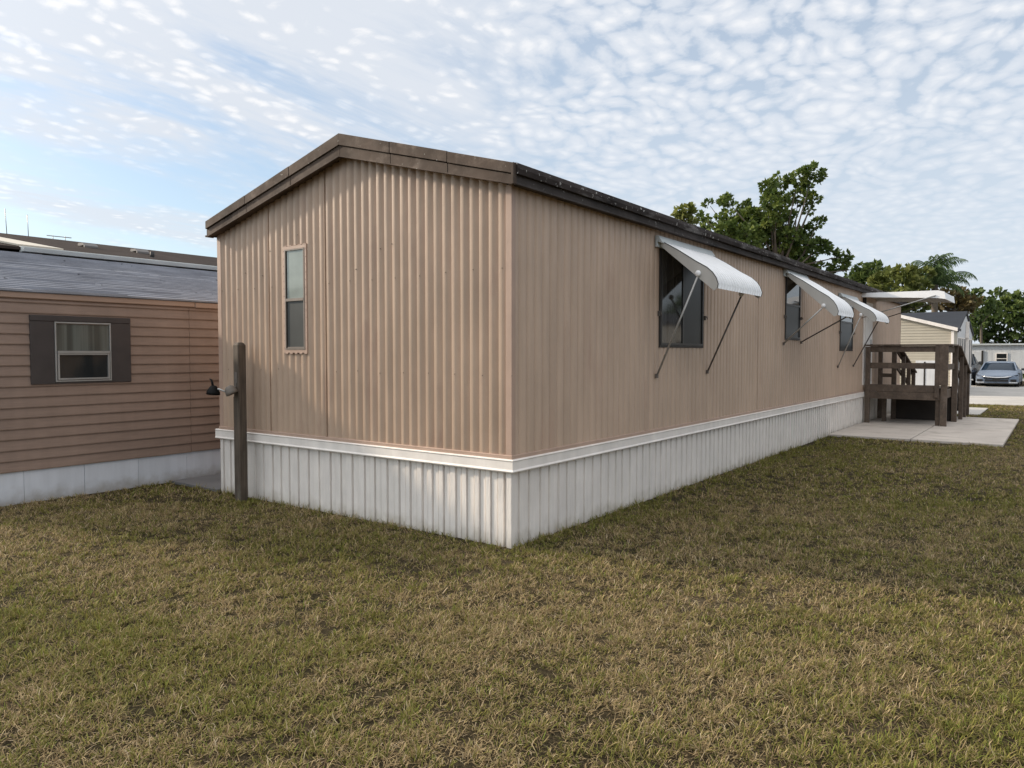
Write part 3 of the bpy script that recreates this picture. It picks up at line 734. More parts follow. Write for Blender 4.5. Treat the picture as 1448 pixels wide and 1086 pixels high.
# steps descending away from the camera
YS, YE = YB, 17.45; ns = 4
tz = lambda y: FZ-(y-YS)*(FZ-.05)/(YE-YS)
for i in range(ns):
    ya = YS+(YE-YS)*i/ns; zt = FZ-(i+1)*(FZ-.045)/(ns+1)
    m = MB(); m.box(.45, XR+.02, ya+.02, ya+.30, zt-.04, zt); m.box(.45, XR+.02, ya+.31, ya+.60, zt-.04, zt); m.box(.45, XR+.02, ya+.02, ya+.045, zt-.041, max(.05, zt-.041)+.0) if False else None; dpart('step', m)
    dpart('riser', MB().box(.45, XR+.02, ya-.005, ya+.018, .05 if i == 0 else zt-.02, zt+.16), M_WOODSHADE)
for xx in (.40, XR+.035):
    m = MB(); m.prism([(YS, FZ-.30), (YE-.3, .045), (YE, .045), (YE, .14), (YS, FZ)], 'x', xx, xx+.045); dpart('stringer', m, M_WOODSHADE)
    a = .265
    xr = xx if xx < 1 else XR+.04
    for k, zt in enumerate((1.76, 1.36)):
        m = MB(); m.bar((xr+.02, YS, zt), (xr+.02, YE+.05, zt-(YE+.05-YS)*a), .045, .10 if k else .09); dpart('stair_rail', m)
    dpart('stair_handrail', MB().bar((xr+.085, YS, 1.785), (xr+.085, YE+.05, 1.785-(YE+.05-YS)*a), .13, .04))
    for yy in (15.7, 16.5, 17.30):
        dpost(xr+.045, xr+.13, yy, yy+.09, .045, 1.76-(yy-YS)*a-.02)
for k in range(4):      # crossed slats of the stair side
    m = MB(); y0 = YS+.15+k*.56; z0 = 1.32-(y0-YS)*a; m.bar((XR+.095, y0, z0-.02), (XR+.095, y0+.55, z0-.72), .02, .07); dpart('slat', m)

# ---------------------------------------------------------------- left neighbour
nb = empty('brown_house', (-5.35, -2.2, 0), 'reddish brown lap sided house with dark shutters at the left edge', 'house')
NY0, NY1, NX = -2.25, 16.0, -5.35
def npart(name, m, mt, par=None, bevel=0):
    m.v = [(x+5.35, y+2.2, z) for x, y, z in m.v]; return m.build(name, mt, par or nb, bevel=bevel)
m = MB(); z = .355; pitch = .1135; rows = []
while z < 2.21:
    rows.append(z); z += pitch
for i, z in enumerate(rows):
    zt = min(z+pitch, 2.22)
    for (ya, yb) in ((NY0, .285), (.289, 6), (6.004, NY1)):
        j = random.uniform(-.002, .002)
        m.prism([(NX-.02, z), (NX+.014, z+j), (NX+.016, z+.010+j), (NX+.002, zt+.004+j), (NX-.02, zt)], 'y', ya, yb)
m.box(NX-.06, NX-.021, NY0, NY1, .0, 2.25)
m.box(NX-3.8, NX-.061, NY0, NY0+.05, .0, 2.6); m.box(NX-3.8, NX-3.75, NY0+.051, NY1, 0, 2.3); m.box(NX-3.749, NX-.061, NY1-.05, NY1, 0, 2.6)
npart('wall', m, M_BROWNSIDE)
m = MB(); m.box(NX-.02, NX+.032, NY0-.05, .36, 2.212, 2.288); m.box(NX-.02, NX+.036, .364, NY1, 2.205, 2.276)
npart('fascia', m, mat('tan_fascia_board', (.36, .25, .19), .55, .06, 2, streak=0), bevel=.008)
m = MB()
y = NY0
while y < NY1:
    e = min(y+.62, NY1); m.box(NX-.03, NX-.004+random.uniform(-.002, .002), y+.002, e-.002, -.02, .354); y = e
npart('skirting', m, M_SKIRTBLUE)
# roof of grey shingles: courses as thin steps
m = MB(); x = NX+.045; z = 2.292; sl = .272; n = 26; run = 2.62/n
for i in range(n):
    xa = x-i*run; xb = xa-run; za = z+i*run*sl; zb = za+run*sl
    y = NY0-.12-random.uniform(0, .2)
    while y < NY1:
        e = y+random.uniform(.9, 1.1); j = random.uniform(-.0012, .0012); lift = random.choice((0, 0, 0, 0, 0, .004, -.003))
        m.prism([(xa, za-.006), (xa, za+.018+j+lift), (xb, zb+.003+j), (xb, zb-.02)], 'y', y, min(e, NY1)); y = e
m.prism([(x, z-.012), (x-2.62, z-.024+2.62*sl), (x-2.62, z-.09+2.62*sl), (x-.05, z-.03)], 'y', NY0-.05, NY1)
m.prism([(x-2.62, z-.03+2.62*sl), (x-4.3, z-.6+2.62*sl), (x-2.62, z-.1+2.62*sl)], 'y', NY0-.05, NY1)
npart('roof', m, M_GREYROOF)
wm = MB(); frame_rect(wm, 'y', -1.302, -.698, 1.305, 1.972, .016, .004, .036); wm.box(.004+NX*0, .0, 0, 0, 0, 0) if False else None
wm.v = [(x_+NX, y_, z_) for x_, y_, z_ in wm.v]
wn = npart('window', wm, plain('pale_aluminium_sash', (.33, .33, .32), .4, .2), bevel=.002)
m = MB(); m.box(NX+.005, NX+.045, -1.28, -.72, 1.624, 1.650); frame_rect(m2 := MB(), 'y', -1.279, -.721, 1.328, 1.623, .018, .006, .040)
m2.v = [(x_+NX, y_, z_) for x_, y_, z_ in m2.v]; o_ = len(m.v); m.v += m2.v; m.f += [tuple(i+o_ for i in f) for f in m2.f]; m.sm += m2.sm
npart('sash', m, plain('pale_aluminium_sash', (.33, .33, .32), .4, .2), wn)
m = MB(); m.box(NX, NX+.022, -1.2795, -.7205, 1.651, 1.949); npart('pane', m, G_HAZY, wn)
m = MB(); m.box(NX, NX+.020, -1.26, -.74, 1.347, 1.604); npart('pane', m, glass('dark_teal_glass', (.02, .024, .026), .08), wn)
for (a, b) in ((-1.545, -1.304), (-.696, -.468)):
    m = MB(); m.box(NX+.004, NX+.030, a, b, 1.285, 1.975); npart('shutter', m, M_SHUT, bevel=.003)
m = MB(); m.box(NX+.004, NX+.034, -1.545, -.468, 1.977, 2.04); npart('window_header', m, M_SHUT, bevel=.003)
m = MB(); m.box(NX+.004, NX+.028, -1.303, -.697, 1.285, 1.304); npart('window_sill', m, M_SHUT)

nb2 = empty('brown_roofed_house', (-10.5, 4, 0), 'long house behind with dark brown shingle roof and pale gutter', 'house')
def n2(name, m, mt, par=None):
    m.v = [(x+10.5, y-4, z) for x, y, z in m.v]; return m.build(name, mt, par or nb2)
m = MB(); m.prism([(-8.02, 3.10), (-10.6, 3.625), (-13.2, 3.10), (-13.2, 3.06), (-10.6, 3.585), (-8.02, 3.06)], 'y', -3.5, 20); n2('roof', m, M_BROWNROOF)
m = MB(); m.box(-12.9, -8.3, -3.2, 19.8, 0, 3.05); n2('wall', m, M_BROWNSIDE)
m = MB(); m.prism([(-8.0, 3.03), (-7.93, 3.035), (-7.91, 3.088), (-7.925, 3.09), (-7.94, 3.05), (-7.99, 3.045), (-7.995, 3.108), (-8.06, 3.118), (-8.06, 3.03)], 'y', -.62, 20); n2('gutter', m, M_GUTTER)
m = MB(); m.prism([(-8.11, -.03), (-9.13, -.45), (-10.3, -.87), (-10.3, -1.5), (-8.42, -.75), (-8.11, -.62)], 'z', 3.105, 3.13)
m.v = [(x, y, z+(-8.02-x)*.2035) for x, y, z in m.v]; n2('roof_flashing', m, mat('cream_metal_flashing', (.62, .56, .46), .5, .06, 3))
for i, (x, y, z) in enumerate(((-9.5, .93, 3.385), (-9.5, 1.80, 3.385))):
    m = MB(); m.box(x-.09, x+.09, y-.11, y+.11, z-.07, z+.03); m.prism([(x-.13, z+.025), (x+.13, z-.025), (x+.13, z+.02), (x+.05, z+.07), (x-.10, z+.08)], 'y', y-.11, y+.11); n2('roof_vent', m, plain('grey_vent_metal', (.16, .15, .145), .6))
m = MB(); m.tube([(-8.7, 1.6, 3.22), (-8.7, 1.6, 3.33)], .035, 10); m.tube([(-8.7, 1.6, 3.20), (-8.7, 1.6, 3.24)], [.09, .04], 10); n2('vent_pipe', m, plain('black_pipe', (.03, .03, .03), .6))
for q in ([(-10.5, .10, 3.55), (-10.5, .08, 4.02)], [(-10.5, .42, 3.55), (-10.5, .41, 3.97)]): n2('whip_aerial', MB().tube(q, .006, 5), M_ALU)
m = MB(); m.tube([(-10.5, .7, 3.66), (-10.5, 1.1, 3.665)], .008, 5); m.tube([(-10.5, .8, 3.55), (-10.5, .8, 3.67)], .006, 5); m.tube([(-10.5, 1.0, 3.55), (-10.5, 1.0, 3.68)], .006, 5)
n2('aerial', m, M_ALU)

# ---------------------------------------------------------------- far cream addition and long white house
ch = empty('cream_shed', (-1.5, 28, 0), 'cream horizontal sided lean-to with sloping white trimmed roof behind the deck', 'shed')
def cpart(name, m, mt, par=None):
    m.v = [(x+1.5, y-28, z) for x, y, z in m.v]; return m.build(name, mt, par or ch)
ctop = lambda x: 2.60+(.30-x)*.285
m = MB(); z = .1; 
while z < 3.6:
    x1 = .30; x0 = -4.2
    # right end of the board follows the roof slope
    xr_ = min(.30, .30-(z+.11-2.60)/.285) if z+.11 > 2.60 else .30
    if xr_ < x0: break
    m.prism([(28.02, z), (27.985, z), (27.985, z+.012), (28.0, z+.108), (28.02, z+.108)], 'x', x0, xr_); z += .11
m.prism([(x0, .0), (.30, 0), (.30, 2.56), (x0, 2.56+4.5*.285)], 'y', 28.021, 29.4)
cpart('wall', m, M_CREAM)
m = MB(); m.prism([(.42, 2.50), (.42, 2.60), (-4.3, 2.60+4.72*.285), (-4.3, 2.50+4.72*.285)], 'y', 27.86, 29.5); cpart('roof', m, M_FARROOF)
m = MB(); m.prism([(.46, 2.47), (.46, 2.60), (-4.3, 2.615+4.72*.285), (-4.3, 2.485+4.72*.285)], 'y', 27.82, 27.858); cpart('rake_trim', m, M_WHITE)
m = MB(); m.box(.24, .33, 27.95, 28.03, 0, 2.49); cpart('corner_trim', m, M_WHITE)
m = MB(); m.box(-.95, -.25, 27.96, 27.984, .25, 1.35); d_ = cpart('door', m, M_WHITEH)
m = MB(); m.box(-.66, -.60, 27.95, 27.9595, .3, 1.3); cpart('door_stile', m, M_BRONZE, d_)

wh = empty('white_long_house', (-2, 33, 0), 'white sided house with charcoal gable roof and tall windows beyond the cream shed', 'house')
def wpart(name, m, mt, par=None):
    m.v = [(x+2, y-33, z) for x, y, z in m.v]; return m.build(name, mt, par or wh)
m = MB(); m.prism([(29.45, 0), (35.6, 0), (35.6, 2.5), (32.4, 3.32), (29.45, 2.5)], 'x', -9, .3); wpart('wall', m, M_WHITEH)
m = MB(); m.prism([(29.2, 2.46), (32.4, 3.36), (35.8, 2.42), (35.8, 2.50), (32.4, 3.44), (29.2, 2.54)], 'x', -9.3, .36); wpart('roof', m, M_FARROOF)
m = MB(); m.box(.31, .42, 32.6, 32.75, 0, 3.0); m.box(.31, .40, 32.4, 32.95, 2.3, 2.48); wpart('downspout', m, M_WHITE)
for i, y in enumerate((29.55, 30.25, 31.0, 31.75, 33.1, 34.0, 34.85)):
    m = MB(); frame_rect(m, 'y', y, y+.56, .95, 2.28, .04, .30, .322); f = wpart('window', m, M_WHITE)
    m = MB(); m.box(.30, .318, y+.041, y+.519, .991, 2.239); wpart('pane', m, G_SCREENDK, f)

tl = empty('white_trailer', (2.5, 48, 0), 'low white flat roofed trailer home across the driveway behind the silver car', 'trailer')
def tpart(name, m, mt, par=None):
    m.v = [(x-2.5, y-48, z) for x, y, z in m.v]; return m.build(name, mt, par or tl)
m = MB(); us, ds = rib_cols(-3.0, 9.5, .45, [(0, 0), (.46, 0), (.49, -.008), (.51, -.008), (.54, 0)])
m.sheet((0, 48, 0), (1, 0, 0), (0, -1, 0), us, ds, .2, 2.16, 1, False); m.box(-3, 9.5, 48.03, 51.6, .2, 2.15); m.box(-3, 9.5, 48.02, 48.1, 0, .21)
tpart('wall', m, M_WHITEH)
m = MB(); m.box(-3.2, 9.7, 47.84, 51.8, 2.16, 2.21); m.box(-3.2, 9.7, 47.82, 47.839, 2.12, 2.22); tpart('roof', m, M_GUTTER)
m = MB(); frame_rect(m, 'x', .50, 1.10, .98, 1.66, .05, 0, .04); m.v = [(a, b+48, c) for a, b, c in m.v]; f = tpart('window', m, M_WHITE)
m = MB(); m.box(.551, 1.049, 47.98, 48.0, 1.031, 1.609); tpart('pane', m, G_SCREENDK, f)
m = MB(); m.box(.551, 1.049, 47.965, 47.979, 1.30, 1.34); tpart('blind', m, M_WHITE, f)
m = MB(); m.box(-.62, -.22, 47.95, 48, .2, 1.75); f = tpart('door', m, M_WHITEH)
m = MB(); m.box(-.22, -.12, 47.94, 48, .2, 1.80); tpart('door_jamb', m, M_BRONZE, f)

# ---------------------------------------------------------------- cars
def build_car(name, loc, paint, label, group, tall=1.0):
    car = empty(name, loc, label, 'car', group)
    st = [  # y, half width, bottom, shoulder z, top z (hood or deck), half width on top
        (0.00, .62, .24, .52, .60, .50), (.06, .78, .20, .56, .66, .62), (.22, .86, .18, .62, .72, .70), (.60, .89, .17, .68, .80, .74), (1.15, .90, .17, .74, .91, .76),
        (1.55, .90, .17, .80, .95, .77), (2.6, .90, .17, .84, .97, .77), (3.6, .90, .17, .86, .98, .76), (4.2, .88, .20, .84, .98, .70), (4.55, .80, .26, .74, .93, .62), (4.62, .70, .34, .66, .84, .55)]
    vs = []; n = 0
    for (y, hw, zb, zs, zt, ht) in st:
        ring = [(-hw*.90, zb), (-hw, zb+.10), (-hw, zs-.12), (-hw*.985, zs), (-ht, zt), (-ht*.5, zt+.018), (0, zt+.025), (ht*.5, zt+.018), (ht, zt), (hw*.985, zs), (hw, zs-.12), (hw, zb+.10), (hw*.90, zb)]
        n = len(ring); vs += [(x, y, z*tall) for x, z in ring]
    k = len(st); fs = [(i*n+j, i*n+(j+1) % n, (i+1)*n+(j+1) % n, (i+1)*n+j) for i in range(k-1) for j in range(n)]
    fs += [tuple(range(n))[::-1], tuple((k-1)*n+j for j in range(n))]
    m = MB().add(vs, fs, True); body = m.build('body', paint, car)
    es = body.modifiers.new('es', 'EDGE_SPLIT'); es.split_angle = R(38)
    # cabin
    cab = [(1.18, .74, .90, .02), (1.95, .60, 1.36, .0), (2.4, .59, 1.42, 0), (3.1, .58, 1.39, 0), (3.95, .66, 1.0, 0)]
    vs = []; base_z = [.88, .94, .95, .96, .97]
    for (y, ht, zt, _), bz in zip(cab, base_z):
        vs += [(-.76, y, bz*tall), (-ht, y, zt*tall), (-ht*.5, y, (zt+.02)*tall), (ht*.5, y, (zt+.02)*tall), (ht, y, zt*tall), (.76, y, bz*tall)]
    fs = [(i*6+j, i*6+j+1, (i+1)*6+j+1, (i+1)*6+j) for i in range(4) for j in range(5)]
    m = MB().add(vs, fs, True); c_ = m.build('cabin_glass', plain('car_glass', (.010, .022, .04), .2, 0, .15), car)
    m = MB(); vs = []
    for (y, ht, zt) in ((1.88, .61, 1.335), (2.0, .62, 1.385), (2.4, .61, 1.437), (3.1, .60, 1.41), (3.3, .61, 1.33)):
        vs += [(-ht, y, (zt-.02)*tall), (-ht*.6, y, (zt+.012)*tall), (ht*.6, y, (zt+.012)*tall), (ht, y, (zt-.02)*tall)]
    m.add(vs, [(i*4+j, i*4+j+1, (i+1)*4+j+1, (i+1)*4+j) for i in range(4) for j in range(3)], True)
    for s_ in (-1, 1): m.bar((s_*.75, 1.18, .91*tall), (s_*.615, 1.92, 1.36*tall), .05, .05); m.bar((s_*.76, 2.45, .95*tall), (s_*.60, 2.42, 1.41*tall), .05, .04)
    m.build('roof', paint, car)
    for s_ in (-1, 1):
        m = MB(); m.add([(s_*.42, -.005, .585*tall), (s_*.60, .0, .62*tall), (s_*.80, .16, .70*tall), (s_*.86, .30, .72*tall), (s_*.86, .26, .63*tall), (s_*.76, .05, .575*tall), (s_*.55, -.02, .55*tall)], [tuple(range(7))])
        m.add([(s_*.42, .05, .585*tall), (s_*.60, .06, .62*tall), (s_*.80, .2, .70*tall), (s_*.86, .34, .72*tall), (s_*.86, .30, .63*tall), (s_*.76, .1, .575*tall), (s_*.55, .04, .55*tall)], [tuple(range(7))[::-1]])
        m.build('headlight', plain('headlight_glass', (.04, .05, .08), .15, .2), car)
        m = MB(); m.bar((s_*.88, 1.35, .93*tall), (s_*.98, 1.33, .96*tall), .05, .03); m.box(s_*.93, s_*1.07, 1.27, 1.37, .93*tall, 1.06*tall); m.build('mirror', plain('mirror_dark', (.03, .03, .035), .4), car, bevel=.015)
        m = MB(); m.box(s_*.56, s_*.80, -.015, .10, .30*tall, .44*tall); m.build('fog_recess', plain('black_trim', (.012, .012, .014), .5), car, bevel=.01)
        m = MB(); m.box(s_*.50, s_*.84, -.035, .10, .225*tall, .285*tall); m.build('bumper_lip', plain('bright_trim', (.6, .62, .65), .3, .3), car, bevel=.008)
    m = MB(); m.tube([(-.60, .02, .62*tall), (-.35, -.045, .555*tall), (0, -.06, .535*tall), (.35, -.045, .555*tall), (.60, .02, .62*tall)], .026, 8); gr = m.build('grille_bar', plain('chrome', (.75, .75, .76), .15, .9), car)
    m = MB(); m.box(-.48, .48, -.03, .05, .30*tall, .42*tall); m.box(-.52, .52, -.02, .06, .46*tall, .52*tall); m.build('grille', plain('black_trim', (.012, .012, .014), .5), car)
    m = MB(); m.box(-.16, .16, -.045, -.032, .36*tall, .46*tall); m.build('plate_holder', plain('plate_dark', (.02, .02, .02), .4), car)
    for (x, y) in ((-.80, .92), (.80, .92), (-.80, 3.62), (.80, 3.62)):
        m = MB(); lathe(m, [(-.10, .24), (-.10, .31), (-.07, .33), (.07, .33), (.10, .31), (.10, .24)], (x, y, .33), (1, 0, 0), 24); wl = m.build('wheel', plain('tyre_rubber', (.018, .018, .018), .8), car)
        m = MB(); lathe(m, [(-.105, .05), (-.108, .22), (.0, .22), (.108, .22), (.105, .05)], (x, y, .33), (1, 0, 0), 20); m.build('rim', M_ALU, wl)
    return car
silver = plain('silver_car_paint', (.17, .215, .29), .35, .2, .5)
darkp = plain('black_car_paint', (.025, .027, .03), .3, .2)
build_car('parked_car', (1.17, 37.6, .02), silver, 'silver sedan parked facing the camera on the pale driveway', 'cars parked on the driveway', .84)
c2 = build_car('parked_car', (-.62+.1, 38.6, .02), darkp, 'dark car half hidden between the white house and the silver sedan', 'cars parked on the driveway', 1.12)
c2.location = (-.72, 38.9, .02)

# ---------------------------------------------------------------- trees
def leaf_mat(name, c1, c2, c3):
    m = bpy.data.materials.new(name); m.use_nodes = True; nt = m.node_tree; b = nt.nodes['Principled BSDF']
    a = nn(nt, 'ShaderNodeAttribute'); a.attribute_name = 'tone'
    col = ramp(nt, a.outputs['Fac'], [(0, c1), (.55, c2), (1, c3)])
    nt.links.new(col, b.inputs['Base Color']); b.inputs['Roughness'].default_value = .55; b.inputs['Specular IOR Level'].default_value = .3
    tr = nn(nt, 'ShaderNodeBsdfTranslucent'); nt.links.new(col, tr.inputs[0]); mx = nn(nt, 'ShaderNodeMixShader'); mx.inputs[0].default_value = .3
    nt.links.new(b.outputs[0], mx.inputs[1]); nt.links.new(tr.outputs[0], mx.inputs[2]); nt.links.new(mx.outputs[0], nt.nodes['Material Output'].inputs[0])
    return m
M_BARK = mat('bark', (.10, .08, .06), .9, .25, 6, bump=.8, bscale=30)
def leaves(name, clumps, size, per, m, parent, droop=0., sprays=9, fill=.95):
    """clumps: (x,y,z,r[,tone]). every clump holds sprays of leaves; each leaf is a small folded blade of its own"""
    V = []; F = []; T = []; b = 0
    for cl in clumps:
        x, y, z, r = cl[:4]; tone = cl[4] if len(cl) > 4 else 0
        n = max(20, int(per*(r**1.7)))
        ns = max(5, int(n/sprays))
        d = rng.normal(size=(ns, 3)); d /= np.linalg.norm(d, axis=1)[:, None]
        rad = r*fill*rng.uniform(.35, 1.08, ns)**.6
        cen = d*rad[:, None]*np.array([1, 1, .85])+np.array([x, y, z])
        st = rng.random(ns)
        C = np.repeat(cen, sprays, 0); k = len(C); D0 = np.repeat(d, sprays, 0)
        dd = rng.normal(size=(k, 3)); dd /= np.linalg.norm(dd, axis=1)[:, None]
        dd = dd*.9+D0*.6+np.array([0, 0, -droop]); dd /= np.linalg.norm(dd, axis=1)[:, None]
        L = size*1.25*rng.uniform(.6, 1.25, k)[:, None]
        side = np.cross(dd, rng.normal(size=(k, 3))); side /= np.linalg.norm(side, axis=1)[:, None]
        up = np.cross(side, dd)
        p0 = C+dd*size*.15; W = L*.33
        pts = np.stack([p0, p0+dd*L*.5+side*W, p0+dd*L+up*L*-.12, p0+dd*L*.5-side*W], 1)
        V.append(pts.reshape(-1, 3)); F.append(b+np.arange(k)[:, None]*4+np.arange(4)); b += 4*k
        t = np.clip(np.repeat(st, sprays)*.6+rng.random(k)*.3+tone+.05, 0, 1); T.append(np.repeat(t, 4))
    V = np.concatenate(V); F = np.concatenate(F); T = np.concatenate(T)
    me = bpy.data.meshes.new(name); me.vertices.add(len(V)); me.vertices.foreach_set('co', V.astype(np.float32).ravel())
    me.loops.add(F.size); me.loops.foreach_set('vertex_index', F.astype(np.int32).ravel())
    me.polygons.add(len(F)); me.polygons.foreach_set('loop_start', np.arange(0, F.size, 4, dtype=np.int32))
    at = me.attributes.new('tone', 'FLOAT', 'POINT'); at.data.foreach_set('value', T.astype(np.float32)); me.update(calc_edges=True); me.materials.append(m)
    o = bpy.data.objects.new(name, me); COL.objects.link(o); o.parent = parent; return o
RG = Vector((math.cos(R(36.4)), math.sin(R(36.4)), 0)); FW = Vector((-RG.y, RG.x, 0))
def tree(name, base, lobes, label, m, size=.2, per=260, cat='tree', depth=1., group='trees beyond the homes', droop=0., trunk_r=.22, sprays=9, limb=True, split=None):
    """lobes: (side, height, r[, tone]) in metres from the trunk foot; depth is drawn at random"""
    t = empty(name, base, label, cat, group)
    cl = []
    for lb in lobes:
        s_, h, r = lb[:3]; dp = random.uniform(-1, 1)*depth
        p = RG*s_+FW*dp; cl.append((p.x, p.y, h, r)+tuple(lb[3:]))
    leaves('crown', cl, size, per, m, t, droop, sprays)
    hmin = min(c[2]-c[3] for c in cl); cx = sum(c[0] for c in cl)/len(cl)*.4; cy = sum(c[1] for c in cl)/len(cl)*.4
    fork = max(1.2, hmin*.9)
    b = MB(); b.tube([(0, 0, -.1), (cx*.2, cy*.2, fork*.5), (cx*.5, cy*.5, fork), (cx, cy, fork+1.2)], [trunk_r, trunk_r*.8, trunk_r*.65, trunk_r*.4], 10)
    if limb:
        for c in cl:
            q = Vector(c[:3]); s0 = Vector((cx*.7, cy*.7, fork+.4)); mid = s0.lerp(q, .5)+Vector((random.uniform(-.3, .3), random.uniform(-.3, .3), random.uniform(-.2, .35)))
            b.tube([s0, mid, s0.lerp(q, .97)], [trunk_r*.26, trunk_r*.14, trunk_r*.04], 6)
    b.build('trunk', M_BARK, t)
    return t
def px2m(items, cx, scale, hz):    # (px, py, r) measured on the sky line -> metres beside / above
    return [((a-cx)*scale, hz-(b_)*scale, r*scale)+tuple(rest) for a, b_, r, *rest in items]
ML1 = leaf_mat('broadleaf_green', (.035, .062, .014), (.105, .15, .032), (.23, .27, .062))
ML2 = leaf_mat('deep_green_leaf', (.032, .055, .015), (.080, .12, .030), (.17, .21, .055))
ML3 = leaf_mat('olive_yellow_leaf', (.055, .070, .016), (.14, .165, .04), (.27, .28, .08))
ML4 = leaf_mat('rusty_brown_leaf', (.045, .036, .014), (.11, .082, .032), (.18, .155, .055))
ML5 = leaf_mat('palm_leaf', (.06, .10, .04), (.13, .20, .08), (.25, .33, .13))
# big broadleaf (36 m away: one photo pixel is 0.0343 m)
k = 36/1050*1.0
main_px = [(1135, 263, 15), (1118, 268, 15, .1), (1147, 272, 8), (1098, 270, 11), (1078, 283, 12), (1062, 296, 12), (1036, 288, 8), (1024, 296, 9), (1014, 290, 5), (1032, 312, 12),
           (1050, 322, 14), (1074, 312, 14), (1100, 290, 15), (1098, 330, 15, .15), (1072, 340, 15), (1084, 322, 13, .15), (1148, 300, 6), (1149, 288, 7), (1143, 330, 10, -.15),
           (1152, 322, 8, -.1), (1156, 340, 10, -.15), (1120, 352, 14, -.15), (1108, 340, 12), (1148, 356, 14, -.2), (1176, 368, 11, -.1), (1186, 378, 9), (1196, 385, 5),
           (1002, 322, 8), (1014, 334, 11), (1038, 342, 13), (1160, 352, 9, -.15), (1135, 376, 16, -.1), (1092, 362, 16, .1), (988, 318, 5), (1110, 382, 18), (1160, 384, 14), (1060, 362, 18), (1020, 352, 14), (1122, 305, 7), (1112, 312, 7), (1104, 352, 10, .45), (1118, 362, 7, .5)]
main_px += [(1050, 345, 22), (1085, 335, 24), (1120, 378, 24), (1085, 300, 16), (1130, 285, 14), (1105, 325, 20), (1150, 372, 18), (1030, 335, 16), (1148, 345, 14), (1065, 315, 16), (1115, 345, 20)]
lobes = [((a-1100)*k*.985, 1.62+(494-b_)*k, r*k*.98)+tuple(rest) for a, b_, r, *rest in main_px]
tree('broadleaf_tree', (-6.83, 29.54, 0), lobes, 'tall broadleaf tree with open uneven crown rising behind the mobile home roof', ML1, size=.16, per=1250, depth=1.3, trunk_r=.3, sprays=10)
k = 30/1050
lobes = [((a-967)*k, 1.62+(500-b_)*k, r*k)+tuple(rest) for a, b_, r, *rest in [(966, 305, 9, .25), (958, 308, 7, .3), (974, 310, 8, .1), (966, 318, 11), (978, 322, 9), (955, 318, 9)]]
tree('small_leafy_tree', (-8.34, 22.6, 0), lobes, 'small bright green treetop just showing above the dark eave', ML3, size=.2, per=560, depth=.4, trunk_r=.12)
k = 45/1050
def T(cx, D_, pts): return [((a-cx)*D_/1050, 1.62+(500-b_)*D_/1050, r*D_/1050)+tuple(rest) for a, b_, r, *rest in pts]
tree('round_tree', (-4.75, 39.3, 0), T(1232, 45, [(1232, 398, 14), (1218, 402, 11), (1246, 400, 11), (1206, 405, 8), (1228, 412, 16), (1250, 414, 13), (1206, 416, 12), (1238, 392, 7)]), 'dark round topped tree left of the palm above the eave', ML2, size=.26, per=560, depth=.8)
tree('olive_tree', (-3.35, 36.0, 0), T(1268, 42, [(1262, 406, 10), (1272, 404, 10), (1285, 403, 10, .1), (1298, 402, 10), (1310, 404, 9), (1256, 416, 12), (1275, 420, 16), (1295, 422, 16, .1), (1312, 420, 12), (1285, 440, 16, -.2), (1300, 442, 14, -.2), (1288, 396, 6)]), 'yellow green tree spreading behind the white door canopy', ML3, size=.22, per=620, depth=.8)
tree('rust_leaved_tree', (-1.36, 44.84, 0), T(1350, 50, [(1345, 428, 10), (1356, 430, 10), (1366, 434, 8), (1338, 438, 10), (1352, 442, 10, -.1), (1368, 442, 8), (1335, 430, 7), (1377, 438, 6), (1312, 436, 7), (1322, 440, 7)]), 'rusty brown leaved tree below the palm fronds', ML4, size=.26, per=520, depth=.7)
tree('open_limbed_tree', (-.34, 49.94, 0), T(1390, 55, [(1362, 431, 4), (1371, 431, 5), (1380, 430, 5), (1388, 433, 5), (1394, 437, 5), (1376, 440, 5, -.1), (1386, 444, 5, -.2), (1398, 443, 5), (1380, 452, 4, -.2), (1376, 460, 2.5), (1384, 463, 2.5, -.2), (1393, 452, 5), (1366, 441, 4)]), 'thin dark tree with sky showing between its limbs', ML2, size=.28, per=330, depth=.8, trunk_r=.10)
tree('dense_tree', (.92, 55.03, 0), T(1430, 60, [(1412, 443, 10, .1), (1404, 454, 9), (1425, 440, 11, .1), (1440, 438, 10), (1420, 452, 14), (1436, 452, 14, .1), (1399, 465, 9, .1), (1413, 466, 12, -.1), (1432, 468, 14, -.1), (1452, 444, 12), (1455, 465, 16), (1411, 430, 4), (1418, 428, 3), (1444, 428, 4), (1470, 440, 14), (1475, 460, 16), (1398, 478, 8, -.1), (1412, 482, 10, -.2), (1430, 486, 12, -.2), (1450, 486, 12, -.2), (1470, 480, 14)]), 'dense dark green tree behind the white trailer roof', ML2, size=.26, per=560, depth=1.2)

